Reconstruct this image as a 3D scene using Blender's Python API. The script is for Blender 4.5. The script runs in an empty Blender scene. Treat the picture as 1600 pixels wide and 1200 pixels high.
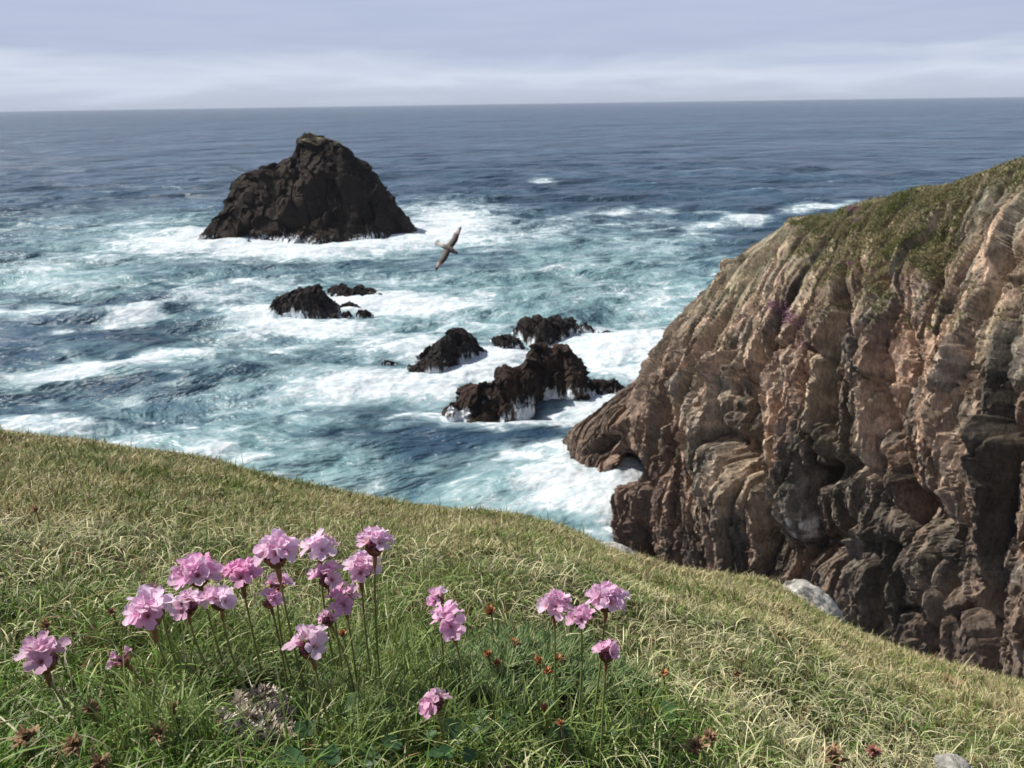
import bpy, math, random
import numpy as np
from mathutils import Vector, Matrix

# ------------------------------------------------------------------ camera, sky, sun, exposure
SC = bpy.context.scene
COL = SC.collection
R_ = math.radians
CAM = np.array([0.0, 0.0, 40.0])          # the lens is 40 m above the water
F = 1300.0                                # focal length in photo pixels (1600 wide)
PITCH, ROLL = R_(18.75), R_(-0.83)
RM = np.array(Matrix.Rotation(math.pi/2 - PITCH, 3, 'X') @ Matrix.Rotation(ROLL, 3, 'Z'))

cam_data = bpy.data.cameras.new('camera')
cam = bpy.data.objects.new('camera', cam_data)
COL.objects.link(cam)
cam.matrix_world = Matrix.Translation(Vector(CAM)) @ Matrix(RM.tolist()).to_4x4()
cam_data.sensor_width = 36.0
cam_data.lens = 36.0 * F / 1600.0
cam_data.clip_start = 0.01
cam_data.clip_end = 60000.0
cam_data.dof.use_dof = True
cam_data.dof.focus_distance = 0.46
cam_data.dof.aperture_fstop = 36.0
SC.camera = cam

SUN_AZ, SUN_EL = R_(-74.0), R_(48.0)      # azimuth from +Y towards +X
sun_dir = Vector((math.sin(SUN_AZ)*math.cos(SUN_EL), math.cos(SUN_AZ)*math.cos(SUN_EL), math.sin(SUN_EL)))
sl = bpy.data.lights.new('sun', 'SUN')
sl.energy = 5.0
sl.angle = R_(0.6)
sl.color = (1.0, 0.955, 0.88)
so = bpy.data.objects.new('sun', sl)
so.rotation_euler = sun_dir.to_track_quat('Z', 'Y').to_euler()
COL.objects.link(so)

world = bpy.data.worlds.new("World")
SC.world = world
world.use_nodes = True
SC.view_settings.view_transform = 'Standard'
SC.view_settings.look = 'None'
SC.view_settings.exposure = 0.3
SC.view_settings.gamma = 1.0


class NT:
    """tiny helper round a node tree"""
    def __init__(s, tree):
        s.t = tree
        s.t.nodes.clear()
    def n(s, typ, ins=None, **kw):
        nd = s.t.nodes.new(typ)
        for k, v in kw.items():
            setattr(nd, k, v)
        for k, v in (ins or {}).items():
            s.put(nd.inputs[k], v)
        return nd
    def put(s, sock, v):
        if isinstance(v, bpy.types.NodeSocket):
            s.t.links.new(v, sock)
        elif isinstance(v, (tuple, list)) and sock.type == 'RGBA' and len(v) == 3:
            sock.default_value = (*v, 1)
        else:
            sock.default_value = v
    def math(s, op, a, b=0.0, c=None, clamp=False):
        nd = s.n('ShaderNodeMath', operation=op, use_clamp=clamp)
        s.put(nd.inputs[0], a)
        s.put(nd.inputs[1], b)
        if c is not None:
            s.put(nd.inputs[2], c)
        return nd.outputs[0]
    def mix(s, f, a, b, blend='MIX'):
        nd = s.n('ShaderNodeMix', data_type='RGBA', blend_type=blend)
        s.put(nd.inputs[0], f)
        s.put(nd.inputs[6], a)
        s.put(nd.inputs[7], b)
        return nd.outputs[2]
    def noise(s, vec, scale, detail=5, rough=0.55, dist=0.0):
        nd = s.n('ShaderNodeTexNoise', {'Vector': vec, 'Scale': scale, 'Detail': detail, 'Roughness': rough, 'Distortion': dist})
        return nd.outputs[0]
    def mapr(s, v, a, b, c=0.0, d=1.0, smooth=True):
        nd = s.n('ShaderNodeMapRange', {0: v, 1: a, 2: b, 3: c, 4: d}, interpolation_type='SMOOTHSTEP' if smooth else 'LINEAR')
        return nd.outputs[0]
    def mapping(s, vec, scale=(1, 1, 1), rot=(0, 0, 0), loc=(0, 0, 0)):
        nd = s.n('ShaderNodeMapping', {'Vector': vec, 'Location': loc, 'Rotation': rot, 'Scale': scale})
        return nd.outputs[0]
    def ramp(s, v, stops):
        nd = s.n('ShaderNodeValToRGB', {0: v})
        e = nd.color_ramp.elements
        while len(e) < len(stops):
            e.new(0.5)
        for k, (p, c) in enumerate(stops):
            e[k].position = p
            e[k].color = (*c, 1)
        return nd.outputs[0]


w = NT(world.node_tree)
tc = w.n('ShaderNodeTexCoord').outputs['Generated']
sky = w.n('ShaderNodeTexSky', sky_type='NISHITA', sun_disc=False, sun_elevation=SUN_EL, sun_rotation=SUN_AZ % (2*math.pi), altitude=40.0)
bg1 = w.n('ShaderNodeBackground', {'Color': sky.outputs[0], 'Strength': 0.07})
sep = w.n('ShaderNodeSeparateXYZ', {0: tc})
el = sep.outputs[2]
nz = w.noise(w.mapping(tc, (2.2, 2.2, 18.0)), 1.9, 6, 0.55, 0.5)
nz2 = w.noise(w.mapping(tc, (5.0, 5.0, 60.0), loc=(3, 1, 0)), 1.5, 4, 0.5, 0.3)
elw = w.math('ADD', el, w.math('MULTIPLY', w.math('SUBTRACT', nz, 0.5), 0.075))
# stratus deck: hazy foot, a bright clear band, then the grey-blue cloud base
cl = w.ramp(elw, [(0.0, (0.50, 0.56, 0.67)), (0.012, (0.54, 0.60, 0.72)), (0.026, (0.66, 0.73, 0.85)),
                  (0.040, (0.58, 0.645, 0.78)), (0.056, (0.46, 0.52, 0.69)), (0.11, (0.47, 0.535, 0.72)), (0.15, (0.38, 0.44, 0.60)), (0.24, (0.29, 0.34, 0.47)), (0.5, (0.26, 0.30, 0.40)), (1.0, (0.24, 0.28, 0.38))])
cl = w.mix(w.mapr(nz2, 0.35, 0.72, 0.0, 0.30), cl, (0.56, 0.61, 0.77))
bg2 = w.n('ShaderNodeBackground', {'Color': cl, 'Strength': 0.82})
cover = w.mapr(w.noise(tc, 2.2, 5, 0.55, 0.3), 0.40, 0.62, 0.55, 1.0)
cover = w.math('MAXIMUM', cover, w.mapr(el, 0.15, 0.3, 1.0, 0.0))
ms = w.n('ShaderNodeMixShader', {0: cover, 1: bg1.outputs[0], 2: bg2.outputs[0]})
w.n('ShaderNodeOutputWorld', {0: ms.outputs[0]})

# ------------------------------------------------------------------ helpers
rng = np.random.default_rng(7)
random.seed(5)


def ray(px, py):
    d = np.stack([(np.asarray(px, float)-800)/F, (600-np.asarray(py, float))/F, -np.ones_like(np.asarray(px, float))], -1)
    return d @ RM.T


def at_sea(px, py, z=0.0):
    d = ray(px, py)
    t = (z - CAM[2]) / d[..., 2]
    return CAM + d*t[..., None]


def at_dist(px, py, D):
    d = ray(px, py)
    return CAM + d * (np.asarray(D)/np.hypot(d[..., 0], d[..., 1]))[..., None]


def at_range(px, py, D):
    d = ray(px, py)
    return CAM + d * (D/np.linalg.norm(d))


def project(P):
    q = (P - CAM) @ RM
    zz = np.maximum(-q[..., 2], 1e-3)
    return 800 + F*q[..., 0]/zz, 600 - F*q[..., 1]/zz


def tag(o, label=None, cat=None, group=None, kind=None):
    if label: o['label'] = label
    if cat: o['category'] = cat
    if group: o['group'] = group
    if kind: o['kind'] = kind
    return o


def _hash(ix, iy, iz, seed):
    h = (ix.astype(np.uint32)*np.uint32(374761393) + iy.astype(np.uint32)*np.uint32(668265263)
         + iz.astype(np.uint32)*np.uint32(2147483647-5) + np.uint32((seed*974711+13) & 0xffffffff))
    h = (h ^ (h >> np.uint32(13)))*np.uint32(1274126177)
    h = (h ^ (h >> np.uint32(16)))*np.uint32(2246822519)
    return h ^ (h >> np.uint32(15))


def perlin(p, seed=0):
    i = np.floor(p).astype(np.int64)
    f = p - i
    u = f*f*f*(f*(f*6-15)+10)
    out = 0
    for dx in (0, 1):
        wx = u[..., 0] if dx else 1-u[..., 0]
        for dy in (0, 1):
            wy = u[..., 1] if dy else 1-u[..., 1]
            for dz in (0, 1):
                wz = u[..., 2] if dz else 1-u[..., 2]
                h = _hash(i[..., 0]+dx, i[..., 1]+dy, i[..., 2]+dz, seed)
                g = ((h & np.uint32(1023)).astype(float)/511.5-1)*(f[..., 0]-dx) \
                    + (((h >> np.uint32(10)) & np.uint32(1023)).astype(float)/511.5-1)*(f[..., 1]-dy) \
                    + (((h >> np.uint32(20)) & np.uint32(1023)).astype(float)/511.5-1)*(f[..., 2]-dz)
                out = out + g*wx*wy*wz
    return out*1.5


def fbm(p, octv=4, seed=0, gain=0.5, lac=2.03):
    a, s, tot = 1.0, 0, 0.0
    for k in range(octv):
        s = s + a*perlin(p*(lac**k), seed+k*17)
        tot += a
        a *= gain
    return s/tot


def ridged(p, octv=3, seed=0, gain=0.5):
    a, s, tot = 1.0, 0, 0.0
    for k in range(octv):
        s = s + a*(1-2.2*np.abs(perlin(p*(2.03**k), seed+k*31)))
        tot += a
        a *= gain
    return s/tot


def voronoi(p, seed=0, facet=None):
    """F1, F2 and random values of the nearest cell; facet adds a plane of random tilt across each cell"""
    fac = np.zeros(p.shape[:-1])
    i = np.floor(p).astype(np.int64)
    f = p - i
    b1 = np.full(p.shape[:-1], 9.0)
    b2 = b1.copy()
    cid = np.zeros_like(b1)
    cid2 = np.zeros_like(b1)
    for dx in (-1, 0, 1):
        for dy in (-1, 0, 1):
            for dz in (-1, 0, 1):
                h = _hash(i[..., 0]+dx, i[..., 1]+dy, i[..., 2]+dz, seed)
                a = (h & np.uint32(1023)).astype(float)/1023
                b = ((h >> np.uint32(10)) & np.uint32(1023)).astype(float)/1023
                c = ((h >> np.uint32(20)) & np.uint32(1023)).astype(float)/1023
                d = np.sqrt((dx+a-f[..., 0])**2 + (dy+b-f[..., 1])**2 + (dz+c-f[..., 2])**2)
                m = d < b1
                b2 = np.where(m, b1, np.minimum(b2, d))
                h2 = _hash(h, h >> np.uint32(7), h >> np.uint32(3), seed+3)
                cid = np.where(m, (h2 & np.uint32(4095)).astype(float)/4095, cid)
                cid2 = np.where(m, ((h2 >> np.uint32(12)) & np.uint32(4095)).astype(float)/4095, cid2)
                if facet is not None:
                    h3 = _hash(h, h >> np.uint32(5), h >> np.uint32(11), seed+7)
                    tl = ((h3 & np.uint32(1023)).astype(float)/511.5-1)*(f[..., 0]-dx-a)*facet[0] \
                        + (((h3 >> np.uint32(10)) & np.uint32(1023)).astype(float)/511.5-1)*(f[..., 1]-dy-b)*facet[1] \
                        + (((h3 >> np.uint32(20)) & np.uint32(1023)).astype(float)/511.5-1)*(f[..., 2]-dz-c)*facet[2]
                    fac = np.where(m, tl, fac)
                b1 = np.minimum(b1, d)
    if facet is not None:
        return b1, b2, cid, cid2, fac
    return b1, b2, cid, cid2


def sstep(x, a, b):
    t = np.clip((x-a)/(b-a), 0, 1)
    return t*t*(3-2*t)


def mesh_from(name, verts, faces_flat, loop_tot, mat, parent=None, smooth=True, cols=None, attrs=None):
    me = bpy.data.meshes.new(name)
    v = np.ascontiguousarray(verts, np.float32).reshape(-1, 3)
    me.vertices.add(len(v))
    me.vertices.foreach_set('co', v.ravel())
    ff = np.ascontiguousarray(faces_flat, np.int32).ravel()
    lt = np.ascontiguousarray(loop_tot, np.int32).ravel()
    me.loops.add(len(ff))
    me.loops.foreach_set('vertex_index', ff)
    me.polygons.add(len(lt))
    st = np.zeros(len(lt), np.int32)
    st[1:] = np.cumsum(lt)[:-1]
    me.polygons.foreach_set('loop_start', st)
    me.polygons.foreach_set('loop_total', lt)
    me.polygons.foreach_set('use_smooth', np.full(len(lt), smooth, bool))
    if cols is not None:
        a = me.color_attributes.new('Col', 'FLOAT_COLOR', 'POINT')
        c = np.ones((len(v), 4), np.float32)
        c[:, :3] = np.asarray(cols).reshape(-1, 3)
        a.data.foreach_set('color', c.ravel())
    for k, arr in (attrs or {}).items():
        a = me.attributes.new(k, 'FLOAT', 'POINT')
        a.data.foreach_set('value', np.ascontiguousarray(arr, np.float32).ravel())
    me.update(calc_edges=True)
    me.validate()
    if mat:
        me.materials.append(mat)
    o = bpy.data.objects.new(name, me)
    COL.objects.link(o)
    if parent:
        o.parent = parent
    return o


def grid_faces(nu, nv, off=0, wrap=False):
    a = np.arange(nu*nv).reshape(nu, nv) + off
    if wrap:
        a = np.concatenate([a, a[:1]], 0)
    q = np.stack([a[:-1, :-1], a[1:, :-1], a[1:, 1:], a[:-1, 1:]], -1).reshape(-1, 4)
    return q


def grid_mesh(name, P, mat, cols=None, attrs=None, wrap=False, parent=None, flip=False, smooth=True):
    q = grid_faces(P.shape[0], P.shape[1], wrap=wrap)
    if flip:
        q = q[:, ::-1]
    return mesh_from(name, P, q, np.full(len(q), 4), mat, parent=parent, cols=cols, attrs=attrs, smooth=smooth)


def grid_normals(P):
    du = np.gradient(P, axis=0)
    dv = np.gradient(P, axis=1)
    n = np.cross(du, dv)
    return n/np.maximum(np.linalg.norm(n, axis=-1, keepdims=True), 1e-9)


class MB:
    """collects quads/tris for one mesh object"""
    def __init__(s):
        s.v, s.f, s.c, s.n = [], [], [], 0
    def add(s, verts, faces, col=None):
        verts = np.asarray(verts, float).reshape(-1, 3)
        s.v.append(verts)
        for f in faces:
            s.f.append([int(k)+s.n for k in f])
        c = np.ones((len(verts), 3)) if col is None else np.broadcast_to(np.asarray(col, float), (len(verts), 3))
        s.c.append(c)
        s.n += len(verts)
    def grid(s, P, col=None, wrap=False):
        if col is not None and np.ndim(col) == 3:
            col = np.asarray(col).reshape(-1, 3)
        s.add(P.reshape(-1, 3), grid_faces(P.shape[0], P.shape[1], wrap=wrap), col)
    def build(s, name, mat, parent=None):
        ff = [k for f in s.f for k in f]
        return mesh_from(name, np.concatenate(s.v), ff, [len(f) for f in s.f], mat, parent=parent, cols=np.concatenate(s.c))


def empty(name, loc):
    o = bpy.data.objects.new(name, None)
    o.empty_display_size = 0.02
    o.location = loc
    COL.objects.link(o)
    return o


def tube(path, rad, nseg=8):
    """grid of a tube along a path"""
    path = np.asarray(path, float)
    t = np.gradient(path, axis=0)
    t /= np.linalg.norm(t, axis=1, keepdims=True)
    ref = np.array([0.31, 0.87, 0.2])
    a = np.cross(t, ref)
    a /= np.linalg.norm(a, axis=1, keepdims=True)
    b = np.cross(t, a)
    ph = np.linspace(0, 2*math.pi, nseg+1)
    rad = np.broadcast_to(np.asarray(rad, float), (len(path),))
    return path[:, None, :] + rad[:, None, None]*(a[:, None, :]*np.cos(ph)[None, :, None] + b[:, None, :]*np.sin(ph)[None, :, None])


# ------------------------------------------------------------------ materials
def new_mat(name):
    m = bpy.data.materials.new(name)
    m.use_nodes = True
    return m, NT(m.node_tree)


def mat_sea():
    m, g = new_mat('sea_water')
    geo = g.n('ShaderNodeNewGeometry')
    pos = geo.outputs['Position']
    fo = g.n('ShaderNodeAttribute', attribute_name='foam').outputs['Fac']
    tq = g.n('ShaderNodeAttribute', attribute_name='turq').outputs['Fac']
    rp = g.mapping(pos, (1, 1, 0.3), (0, 0, R_(-14)))
    st = g.mapping(rp, (0.75, 1.0, 1.0))
    n1 = g.noise(st, 0.16, 9, 0.62, 0.9)
    n2 = g.noise(st, 0.55, 8, 0.68, 1.0)
    n3 = g.noise(st, 0.045, 5, 0.55, 0.5)
    nn = g.math('ADD', g.math('ADD', g.math('MULTIPLY', n1, 0.44), g.math('MULTIPLY', n2, 0.52)), g.math('MULTIPLY', n3, 0.10))
    fv = g.math('ADD', fo, g.math('MULTIPLY', g.math('SUBTRACT', nn, 0.53), 3.4))
    mask = g.mapr(fv, 0.40, 0.86)
    mask = g.math('MULTIPLY', mask, g.mapr(fo, 0.03, 0.20))
    milk = g.mapr(g.math('ADD', fo, g.math('MULTIPLY', g.math('SUBTRACT', n1, 0.5), 1.5)), 0.04, 0.72, 0.0, 0.78)
    milk = g.math('MULTIPLY', milk, g.mapr(fo, 0.02, 0.20))
    # sunken bubbles: milky turquoise
    tv = g.math('ADD', tq, g.math('MULTIPLY', g.math('SUBTRACT', n1, 0.5), 1.0))
    tm = g.mapr(tv, 0.0, 0.75)
    n5 = g.noise(g.mapping(rp, (0.75, 1.0, 1.0)), 0.018, 9, 0.72, 0.6)
    deep = g.mix(g.mapr(n5, 0.36, 0.64), (0.013, 0.035, 0.068), (0.050, 0.098, 0.150))  # mottling puts cloud shadow and wind patches into the water colour
    turq = g.mix(g.mapr(n2, 0.3, 0.7), (0.07, 0.165, 0.18), (0.20, 0.34, 0.35))
    body = g.mix(tm, deep, turq)
    body = g.mix(milk, body, (0.36, 0.48, 0.51))
    foamc = g.mix(g.mapr(n2, 0.35, 0.65), (0.46, 0.53, 0.56), (0.66, 0.69, 0.71))
    colr = g.mix(mask, body, foamc)
    rough = g.math('ADD', 0.24, g.math('MULTIPLY', mask, 0.6))
    # chop at several sizes so that some is left to see at every distance
    w1 = g.noise(g.mapping(rp, (0.5, 1.3, 1.0)), 0.9, 5, 0.6, 0.3)
    w2 = g.noise(g.mapping(rp, (0.60, 1.1, 1.0)), 0.14, 6, 0.62, 0.4)
    w3 = g.noise(g.mapping(rp, (0.70, 1.0, 1.0)), 0.028, 6, 0.62, 0.4)
    hh = g.math('ADD', g.math('ADD', g.math('MULTIPLY', w1, 0.35), g.math('MULTIPLY', w2, 2.8)), g.math('MULTIPLY', w3, 20.0))
    w4 = g.noise(g.mapping(rp, (0.80, 1.0, 1.0)), 0.0075, 5, 0.6, 0.4)
    w5 = g.noise(g.mapping(rp, (0.9, 1.0, 1.0)), 0.0022, 5, 0.6, 0.4)
    hh = g.math('ADD', hh, g.math('ADD', g.math('MULTIPLY', w4, 45.0), g.math('MULTIPLY', w5, 110.0)))
    hh = g.math('ADD', hh, g.math('MULTIPLY', mask, 0.25))
    bump = g.n('ShaderNodeBump', {'Strength': g.math('SUBTRACT', 0.8, g.math('MULTIPLY', g.math('MAXIMUM', mask, milk), 0.5)), 'Distance': 1.0, 'Height': hh})
    p = g.n('ShaderNodeBsdfPrincipled', {'Base Color': colr, 'Roughness': rough, 'IOR': 1.333, 'Normal': bump.outputs[0]})
    g.put(p.inputs['Specular IOR Level'], g.math('SUBTRACT', 0.28, g.math('MULTIPLY', mask, 0.25)))
    g.n('ShaderNodeOutputMaterial', {0: p.outputs[0]})
    return m


def mat_rock_sea():
    """dark wave-washed rock with runnels of white water near the waterline"""
    m, g = new_mat('wet_dark_rock')
    oi = g.n('ShaderNodeNewGeometry').outputs['Position']
    col = g.n('ShaderNodeAttribute', attribute_name='Col').outputs['Color']
    wash = g.n('ShaderNodeAttribute', attribute_name='wash').outputs['Fac']
    n1 = g.noise(oi, 1.1, 8, 0.65, 0.4)
    c = g.mix(1.0, col, g.ramp(n1, [(0.25, (0.45, 0.43, 0.42)), (0.5, (1.0, 0.98, 0.95)), (0.8, (1.7, 1.6, 1.5))]), 'MULTIPLY')
    run = g.noise(g.mapping(oi, (0.9, 0.9, 0.12)), 1.7, 6, 0.6, 0.5)
    wm = g.mapr(g.math('ADD', wash, g.math('MULTIPLY', g.math('SUBTRACT', run, 0.5), 2.6)), 0.52, 1.05, 0.0, 0.88)
    wm = g.math('MULTIPLY', wm, g.mapr(wash, 0.0, 0.2))
    c = g.mix(wm, c, (0.78, 0.82, 0.85))
    b = g.n('ShaderNodeBump', {'Strength': 0.6, 'Distance': 0.3, 'Height': n1})
    p = g.n('ShaderNodeBsdfPrincipled', {'Base Color': c, 'Roughness': 0.85, 'Normal': b.outputs[0]})
    p.inputs['Specular IOR Level'].default_value = 0.12
    g.n('ShaderNodeOutputMaterial', {0: p.outputs[0]})
    return m


def mat_cliff():
    m, g = new_mat('granite_cliff_rock')
    pos = g.n('ShaderNodeNewGeometry').outputs['Position']
    col = g.n('ShaderNodeAttribute', attribute_name='Col').outputs['Color']
    n1 = g.noise(g.mapping(pos, (1, 1, 0.45)), 1.3, 9, 0.68, 0.5)
    n2 = g.noise(g.mapping(pos, (1, 1, 0.6)), 5.0, 6, 0.65, 0.3)
    c = g.mix(1.0, col, g.ramp(n1, [(0.25, (0.42, 0.39, 0.37)), (0.5, (1.0, 1.0, 1.0)), (0.78, (1.6, 1.57, 1.52))]), 'MULTIPLY')
    c = g.mix(1.0, c, g.ramp(n2, [(0.32, (0.55, 0.54, 0.53)), (0.68, (1.4, 1.4, 1.38))]), 'MULTIPLY')
    b = g.n('ShaderNodeBump', {'Strength': 0.7, 'Distance': 0.25, 'Height': g.math('ADD', n1, g.math('MULTIPLY', n2, 0.35))})
    p = g.n('ShaderNodeBsdfPrincipled', {'Base Color': c, 'Roughness': 0.85, 'Normal': b.outputs[0]})
    p.inputs['Specular IOR Level'].default_value = 0.25
    g.n('ShaderNodeOutputMaterial', {0: p.outputs[0]})
    return m


def mat_leaf(name, trans=0.35, rough=0.6, spec=0.3, noise=0.0):
    """thin plant matter coloured by its own vertex colour"""
    m, g = new_mat(name)
    col = g.n('ShaderNodeAttribute', attribute_name='Col').outputs['Color']
    if noise:
        tcn = g.n('ShaderNodeTexCoord').outputs['Object']
        nn = g.noise(tcn, noise, 4, 0.6, 0.2)
        col = g.mix(1.0, col, g.ramp(nn, [(0.3, (0.7, 0.68, 0.66)), (0.7, (1.2, 1.2, 1.2))]), 'MULTIPLY')
    p = g.n('ShaderNodeBsdfPrincipled', {'Base Color': col, 'Roughness': rough})
    p.inputs['Specular IOR Level'].default_value = spec
    t = g.n('ShaderNodeBsdfTranslucent', {'Color': col})
    ms = g.n('ShaderNodeMixShader', {0: trans, 1: p.outputs[0], 2: t.outputs[0]})
    g.n('ShaderNodeOutputMaterial', {0: ms.outputs[0]})
    return m


def mat_soil():
    m, g = new_mat('turf_soil')
    pos = g.n('ShaderNodeNewGeometry').outputs['Position']
    n1 = g.noise(pos, 9.0, 8, 0.65, 0.4)
    n2 = g.noise(pos, 90.0, 6, 0.65, 0.2)
    c = g.ramp(n1, [(0.3, (0.03, 0.034, 0.012)), (0.5, (0.06, 0.055, 0.026)), (0.7, (0.10, 0.08, 0.042))])
    c = g.mix(1.0, c, g.ramp(n2, [(0.3, (0.45, 0.45, 0.45)), (0.7, (1.4, 1.35, 1.2))]), 'MULTIPLY')
    b = g.n('ShaderNodeBump', {'Strength': 0.8, 'Distance': 0.01, 'Height': n2})
    p = g.n('ShaderNodeBsdfPrincipled', {'Base Color': c, 'Roughness': 0.95, 'Normal': b.outputs[0]})
    p.inputs['Specular IOR Level'].default_value = 0.1
    g.n('ShaderNodeOutputMaterial', {0: p.outputs[0]})
    return m


def mat_boulder():
    m, g = new_mat('lichen_white_stone')
    tcn = g.n('ShaderNodeTexCoord').outputs['Object']
    n1 = g.noise(tcn, 16.0, 8, 0.7, 0.6)
    n2 = g.noise(tcn, 60.0, 6, 0.65, 0.2)
    c = g.ramp(n1, [(0.38, (0.11, 0.105, 0.095)), (0.45, (0.34, 0.32, 0.28)), (0.55, (0.58, 0.56, 0.50)), (0.72, (0.68, 0.665, 0.61))])
    c = g.mix(1.0, c, g.ramp(n2, [(0.3, (0.65, 0.65, 0.65)), (0.7, (1.15, 1.15, 1.15))]), 'MULTIPLY')
    b = g.n('ShaderNodeBump', {'Strength': 0.7, 'Distance': 0.02, 'Height': n1})
    p = g.n('ShaderNodeBsdfPrincipled', {'Base Color': c, 'Roughness': 0.9, 'Normal': b.outputs[0]})
    g.n('ShaderNodeOutputMaterial', {0: p.outputs[0]})
    return m


M_SEA, M_WET, M_CLIFF = mat_sea(), mat_rock_sea(), mat_cliff()
M_GRASS = mat_leaf('grass_blade', 0.28, 0.5, 0.35)
M_STEM = mat_leaf('flower_stem', 0.1, 0.55, 0.3, 400)
M_BRACT = mat_leaf('papery_bract', 0.22, 0.7, 0.2, 500)
M_PETAL = mat_leaf('pink_petal', 0.48, 0.55, 0.2)
M_SOIL, M_STONE = mat_soil(), mat_boulder()
M_FEATHER = None

# ------------------------------------------------------------------ the sea
STAMPS_W = [  # foam seen round the rocks: photo x, y, half width, half height, tilt (deg), strength
    (470, 388, 210, 17, 2, 1.05), (250, 378, 100, 20, 3, .75), (205, 352, 90, 10, 4, .45), (330, 372, 60, 14, 0, .9), (710, 342, 75, 22, -3, .85), (650, 368, 90, 18, 0, .95),
    (770, 372, 120, 20, 0, .55), (860, 345, 90, 10, 0, .35), (60, 420, 80, 14, 6, .5), (90, 452, 110, 14, 0, .6), (150, 400, 120, 14, 8, .45), (60, 492, 120, 6, 2, .6),
    (215, 494, 55, 9, 12, .85), (85, 515, 28, 6, 12, .5), (340, 458, 130, 20, 8, .65), (395, 485, 55, 17, 0, .95), (480, 512, 110, 13, 0, .95), (400, 520, 60, 10, 8, .6),
    (640, 478, 130, 20, 0, .85), (570, 470, 60, 16, 0, 1.0), (730, 468, 110, 16, 0, .5), (620, 435, 120, 10, 0, .45), (640, 545, 90, 20, 0, .85), (610, 520, 110, 14, 0, .45),
    (560, 602, 120, 26, 4, .9), (480, 605, 70, 18, 10, .75), (660, 600, 80, 25, 0, .8), (760, 582, 70, 24, 0, 1.1), (790, 555, 40, 14, 0, 1.0), (720, 512, 100, 14, 0, .5),
    (940, 545, 110, 26, 0, .95), (1010, 528, 70, 22, 0, .75), (900, 505, 100, 12, 0, .6), (980, 580, 70, 22, 0, .85), (1050, 545, 30, 20, 0, .7),
    (800, 663, 150, 13, 3, 1.1), (920, 636, 70, 12, 8, 1.0), (690, 648, 80, 12, 0, .8), (640, 635, 60, 14, 0, .4), (960, 625, 40, 14, 0, .7),
    (900, 760, 110, 36, 0, 1.0), (940, 790, 60, 18, 0, 1.1), (850, 705, 80, 18, 12, .75), (965, 735, 40, 26, 0, 1.15), (800, 735, 60, 18, 10, .55), (870, 720, 60, 22, 0, .8), (940, 825, 30, 18, 0, .6),
    (60, 668, 110, 14, 2, .75), (210, 690, 110, 16, 6, .55), (330, 708, 60, 18, 0, .7), (390, 722, 40, 20, 0, .75), (300, 690, 200, 25, 0, .25),
    (180, 572, 180, 9, 10, .75), (60, 585, 90, 8, 8, .6), (320, 552, 120, 8, 8, .6), (90, 540, 60, 4, 10, .55), (430, 540, 100, 12, 6, .5), (120, 575, 80, 14, 4, .55),
    (265, 603, 50, 4, 6, .5), (300, 652, 25, 7, 0, .6), (235, 645, 40, 4, 4, .5), (205, 622, 26, 9, 0, .5), (65, 628, 30, 4, 8, .5), (30, 605, 40, 5, 8, .35), (370, 630, 60, 30, 20, .35), (440, 660, 50, 20, 0, .4), (450, 570, 60, 16, 0, .4),
    (950, 333, 36, 6, 2, .9), (1050, 331, 60, 2.5, 0, .6), (1165, 342, 28, 7, 6, .95), (1115, 352, 40, 5, 6, .7), (1090, 368, 40, 6, 0, .45), (1290, 321, 45, 3, 2, .7), (1250, 327, 25, 4, 0, .6),
    (850, 284, 22, 3, 0, .7), (1290, 283, 6, 2, 0, .6), (1000, 352, 120, 8, 0, .35), (1000, 385, 120, 22, 0, .36), (870, 365, 70, 12, 0, .4), (1060, 462, 70, 8, 6, .7), (980, 440, 110, 14, 0, .35), (880, 440, 110, 14, 0, .3),
    (1080, 420, 50, 14, 0, .3), (820, 400, 160, 16, 0, .3), (560, 440, 260, 10, 0, .3), (1150, 400, 60, 10, 0, .25), (40, 385, 60, 5, 3, .25), (700, 420, 160, 14, 0, .3)]
STAMPS_T = [
    (250, 378, 260, 45, 0, .55), (80, 440, 160, 34, 0, .75), (240, 425, 180, 26, 0, .45), (560, 400, 420, 60, 0, .45), (700, 480, 320, 70, 0, .6), (900, 420, 240, 60, 0, .55), (1030, 478, 100, 46, 0, .85), (960, 400, 200, 40, 0, .4),
    (600, 600, 220, 50, 0, .55), (150, 580, 220, 20, 8, .55), (250, 700, 300, 34, 3, .85), (470, 745, 150, 30, 4, .85), (760, 780, 80, 40, 0, .9), (420, 640, 180, 40, 10, .45), (860, 770, 160, 60, 0, .7), (860, 830, 160, 30, 0, .5),
    (990, 560, 120, 60, 0, .7), (340, 550, 260, 22, 8, .45), (560, 770, 160, 20, 0, .6), (500, 700, 160, 30, 0, .4), (450, 590, 260, 60, 0, .4), (640, 740, 200, 30, 0, .45), (200, 640, 220, 40, 0, .3), (140, 540, 100, 10, 0, .3), (400, 500, 160, 30, 0, .4)]
STAMPS_D = [(140, 466, 170, 9, -2, .8), (640, 682, 190, 18, 3, 1.0), (760, 690, 120, 14, 5, .9), (1050, 505, 60, 12, 0, .5), (470, 452, 60, 5, 0, .3), (330, 585, 150, 12, 6, .6), (120, 610, 160, 14, 4, .4), (520, 415, 240, 12, 0, .7),
            (600, 730, 160, 24, 0, .35), (880, 660, 120, 5, -3, .0), (700, 400, 90, 8, 0, .5), (560, 562, 60, 12, 0, .4), (360, 535, 110, 6, 6, .4), (480, 640, 110, 14, 0, .3)]


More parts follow.
